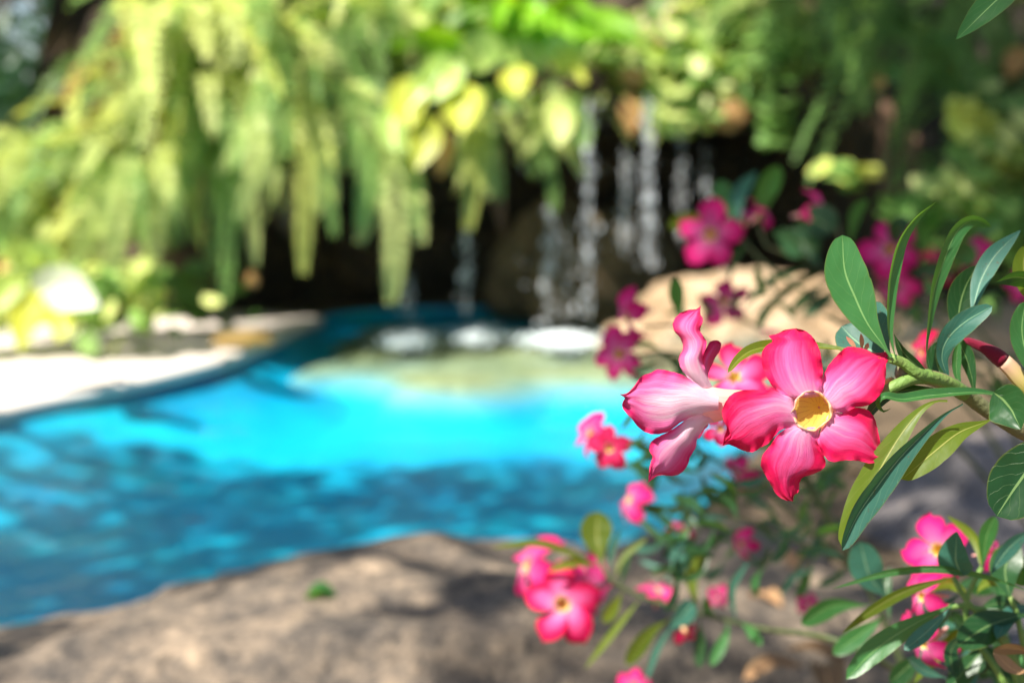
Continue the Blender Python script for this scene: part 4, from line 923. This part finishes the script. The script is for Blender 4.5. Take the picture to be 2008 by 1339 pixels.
# hanging roots
for i, (x, y0, y1, D) in enumerate([(870, 230, 350, 5.9), (985, 280, 470, 6.2), (1715, 60, 260, 5.4), (1740, 200, 420, 5.3), (1790, 260, 440, 5.3), (260, 520, 640, 5.3), (560, 350, 470, 5.7), (1700, 30, 130, 5.4)]):
    b = MB(); r = random.Random(i)
    for k in range(6):
        xx = x+r.uniform(-14, 14); b.tube(spline([P(xx, y0, D), P(xx+r.uniform(-10, 10), (y0+y1)/2, D-.02), P(xx+r.uniform(-14, 14), y1-r.uniform(0, 40), D)], 8), [.008*(1-.08*j) for j in range(9)], 5)
    o = link('hanging_roots', b.mesh('hanging_roots', M['root'])); fixorigin(o, P(x, y0, D))
    tag(o, ['tuft of brown roots right of the broad yellow leaves', 'thin brown roots in the dark hollow left of the streams', 'upper strands of roots in the dim right gap', 'brown roots hanging in the middle of the right dark gap', 'brown roots at the edge of the right ferns', 'reddish roots at the foot of the left mound', 'brown roots left of the long yellow frond', 'tan root near the top of the right gap'][i], 'root', 'roots hanging from the rock wall')

# ------------------------------------------------------------------ waterfall
import bmesh
bm = bmesh.new(); bmesh.ops.create_icosphere(bm, subdivisions=2, radius=1); ICO_V = [v.co.copy() for v in bm.verts]; ICO_F = [tuple(v.index for v in f.verts) for f in bm.faces]; bm.free()
ST = [(1152, 195, 622, 5.6, 110, 'stream of water falling from the left end of the lip'), (1228, 285, 500, 5.84, 85, 'stream falling left of the brightest stream'), (1272, 190, 522, 5.62, 150, 'brightest stream of falling water'),
      (1335, 270, 480, 5.86, 40, 'stream falling right of the brightest stream'), (1385, 285, 400, 5.86, 14, 'short faint trickle at the right of the waterfall'), (915, 450, 622, 5.9, 60, 'stream of drops under the yellow green frond'),
      (1080, 400, 640, 5.82, 85, 'stream falling left of the first lip stream'), (800, 540, 630, 5.9, 26, 'faint trickle behind the longest hanging frond'), (1112, 430, 625, 5.86, 24, 'thin trickle between two streams left of the lip')]
for i, (x, y0, y1, D, n_, lb) in enumerate(ST):
    r = random.Random(i+90); b = MB(); c = P(x, y0, D)
    for k in range(n_):
        v = r.random()**.9; s = r.uniform(.0022, .005)*(2.2 if r.random() < .13 else 1)
        p = P(x+r.gauss(0, 5+4*v)+3*math.sin(v*4+i*2.3), y0+(y1-y0)*v, D+r.gauss(0, .02)); e = r.uniform(1, 3.2); i0 = len(b.v)
        for q in ICO_V: b.vert(p+Vector((q.x*s, q.y*s, q.z*s*e)))
        for f in ICO_F: b.f.append(tuple(i0+j for j in f)); b.mi.append(0)
    for k in range(1):
        xx = x+r.uniform(-6, 6); b.tube(spline([P(xx+r.uniform(-2, 2), y0+(y1-y0)*j/5, D) for j in range(6)], 14), [.0010+.0016*r.random() for j in range(15)], 6)
    o = link('water_stream', b.mesh('water_stream', M['drop'])); fixorigin(o, c); tag(o, lb, 'waterfall', 'streams of the waterfall')
b = MB(); r = random.Random(4)
for k in range(46):
    p = P(r.uniform(880, 1480), r.uniform(170, 560), r.uniform(5.6, 5.9)); s = r.uniform(.003, .008); i0 = len(b.v)
    for q in ICO_V: b.vert(p+q*s)
    for f in ICO_F: b.f.append(tuple(i0+j for j in f)); b.mi.append(0)
tag(link('spray', b.mesh('spray', M['drop'])), 'scattered drops of spray around the waterfall', 'spray', kind='stuff')
for i, (x, y, rx, ry, n_, lb) in enumerate([(800, 664, .11, .15, 420, 'white foam where the left trickle lands'), (935, 656, .11, .15, 460, 'white foam under the stream of drops'), (1100, 664, .17, .16, 900, 'largest patch of white foam under the lip streams'), (1260, 656, .12, .10, 300, 'white foam beside the tan boulder')]):
    r = random.Random(i+30); b = MB(); c = G(x, y, .0)
    for k in range(n_):
        a = r.uniform(0, 6.28); q_ = min(1.9, abs(r.gauss(0, .62))); p = c+Vector((math.cos(a)*q_*rx, math.sin(a)*q_*ry*1.8, max(0, .014*(1-q_))*r.random())); s = r.uniform(.003, .011)*(1.2-q_*.5); i0 = len(b.v)
        for q in ICO_V: b.vert(p+q*s)
        for f in ICO_F: b.f.append(tuple(i0+j for j in f)); b.mi.append(0)
    tag(link('foam', b.mesh('foam', M['foam'])), lb, 'foam', 'foam at the foot of the streams', 'stuff')

# ------------------------------------------------------------------ trees
def tree(name, label, base, h, crown, nleaf, leafs, seed, mat='tree_leaf', clumps=None, trunk_r=.09, group=None, size=.08):
    r = random.Random(seed); base = Vector(base); o = thing(name, label, 'tree', base, group)
    st = MB(); top = base+Vector((0, 0, h))
    st.tube(spline([base, base+Vector((.1, .05, h*.5)), top], 12), [trunk_r*(1-.55*i/12) for i in range(13)], 10)
    cl = clumps or [(top+Vector((r.gauss(0, crown[0]), r.gauss(0, crown[1]), r.gauss(0, crown[2]))), r.uniform(.35, .7)) for k in range(14)]
    for c, _ in cl: st.tube(spline([base+Vector((.05, .03, h*.62)), (top+Vector(c))/2+Vector((0, 0, .15)), Vector(c)], 8), [trunk_r*.4*(1-.1*j) for j in range(9)], 6)
    link('trunk', st.mesh('trunk', M['bark']), o)
    b = MB(); tot = sum(q[1]**2 for q in cl)
    for c, rad in cl:
        c = Vector(c); m = int(nleaf*rad**2/tot)
        for k in range(m):
            d = Vector((r.gauss(0, 1), r.gauss(0, 1), r.gauss(0, .6))).normalized()*rad*r.random()**.5; s = size*r.uniform(.6, 1.3)
            q = Quaternion(Vector((r.uniform(-1, 1), r.uniform(-1, 1), r.uniform(-1, 1))).normalized(), r.uniform(0, 3.1)); p = c+d
            k4 = [b.vert(p+q @ (Vector(t)*s)) for t in ((-1, 0, 0), (-.2, .38, .08), (1, 0, 0), (-.2, -.38, .08))]
            b.f.append(tuple(k4)); b.mi.append(0)
    link('crown', b.mesh('crown', M[mat]), o); return o
tree('broadleaf_tree', 'dark distant tree against the blue sky at the top left corner', (-4.6, 12, 0), 2.2, (.8, .5, .7), 900, .1, 2, size=.12, group='trees beyond the garden')
tree('broadleaf_tree', 'dark distant tree just left of the fern mound', (-3.35, 12.5, 0), 1.6, (.45, .5, .5), 1500, .1, 3, size=.12, group='trees beyond the garden')
tree('broadleaf_tree', 'low dark shrub tree between the sky gaps and the left fern', (-3.9, 9.6, 0), .9, (.5, .4, .35), 2600, .1, 8, size=.09, group='trees beyond the garden')
# shade trees standing beside the pool, outside the frame: crowns over the things they shade
def over(x, y, z, t): return Vector((x, y, z))+SUN*t
SH = [(.36, 1.32, .38, 4.6, .20), (.62, 1.45, .35, 4.7, .22), (-.85, 3.35, -.15, 5.0, .36), (-.4, 3.2, -.15, 5.1, .36), (.05, 3.3, -.15, 4.9, .36), (-1.2, 2.9, -.1, 4.9, .3), (-.75, 2.75, -.1, 5.0, .3), (-.2, 2.8, -.1, 5.0, .3), (.45, 3.1, -.1, 5.0, .3), (-1.05, 3.9, -.2, 5.0, .40), (-.55, 3.85, -.2, 4.9, .42), (-.05, 3.95, -.2, 5.1, .40), (.4, 3.85, -.2, 4.9, .42), (.8, 4.1, -.2, 4.9, .34), (-1.15, 3.2, -.2, 5.0, .30), (.25, 2.1, .25, 4.7, .26), (-.35, 1.95, .25, 4.6, .20), (.05, 1.6, .2, 4.6, .18), (-.7, 1.65, .1, 4.7, .2), (.9, 2.6, .2, 4.8, .5), (.7, 1.6, .2, 4.8, .40), (1.2, 3.3, 0, 5.0, .45), (.75, 1.0, .2, 4.7, .22)]
tree('shade_tree', 'tall tree standing at the left of the pool whose crown shades the near water', (-3.6, 1.0, 0), 3.6, None, 7000, .1, 5, clumps=[(over(*q[:4]), q[4]) for q in SH], trunk_r=.12, size=.055)
SH2 = [(1.35, 4.9, .98, 2.3, .36), (1.7, 4.8, .95, 2.3, .36), (1.4, 4.9, .5, 2.4, .34), (1.75, 4.7, .5, 2.4, .34), (1.15, 5.6, 1.1, 2.2, .26), (1.9, 5.4, 1.0, 2.2, .55), (2.3, 4.8, 1.0, 2.3, .55), (1.5, 5.9, 1.1, 2.2, .40), (2.6, 5.4, 1.4, 2.2, .5), (1.9, 5.0, .4, 2.6, .5), (1.35, 6.2, 1.4, 2.0, .25)]
tree('shade_tree', 'tree standing behind the right rock wall whose crown shades the right ferns', (3.1, 6.6, 0), 2.4, None, 7500, .1, 6, clumps=[(over(*q[:4]), q[4]) for q in SH2], trunk_r=.1, size=.055)
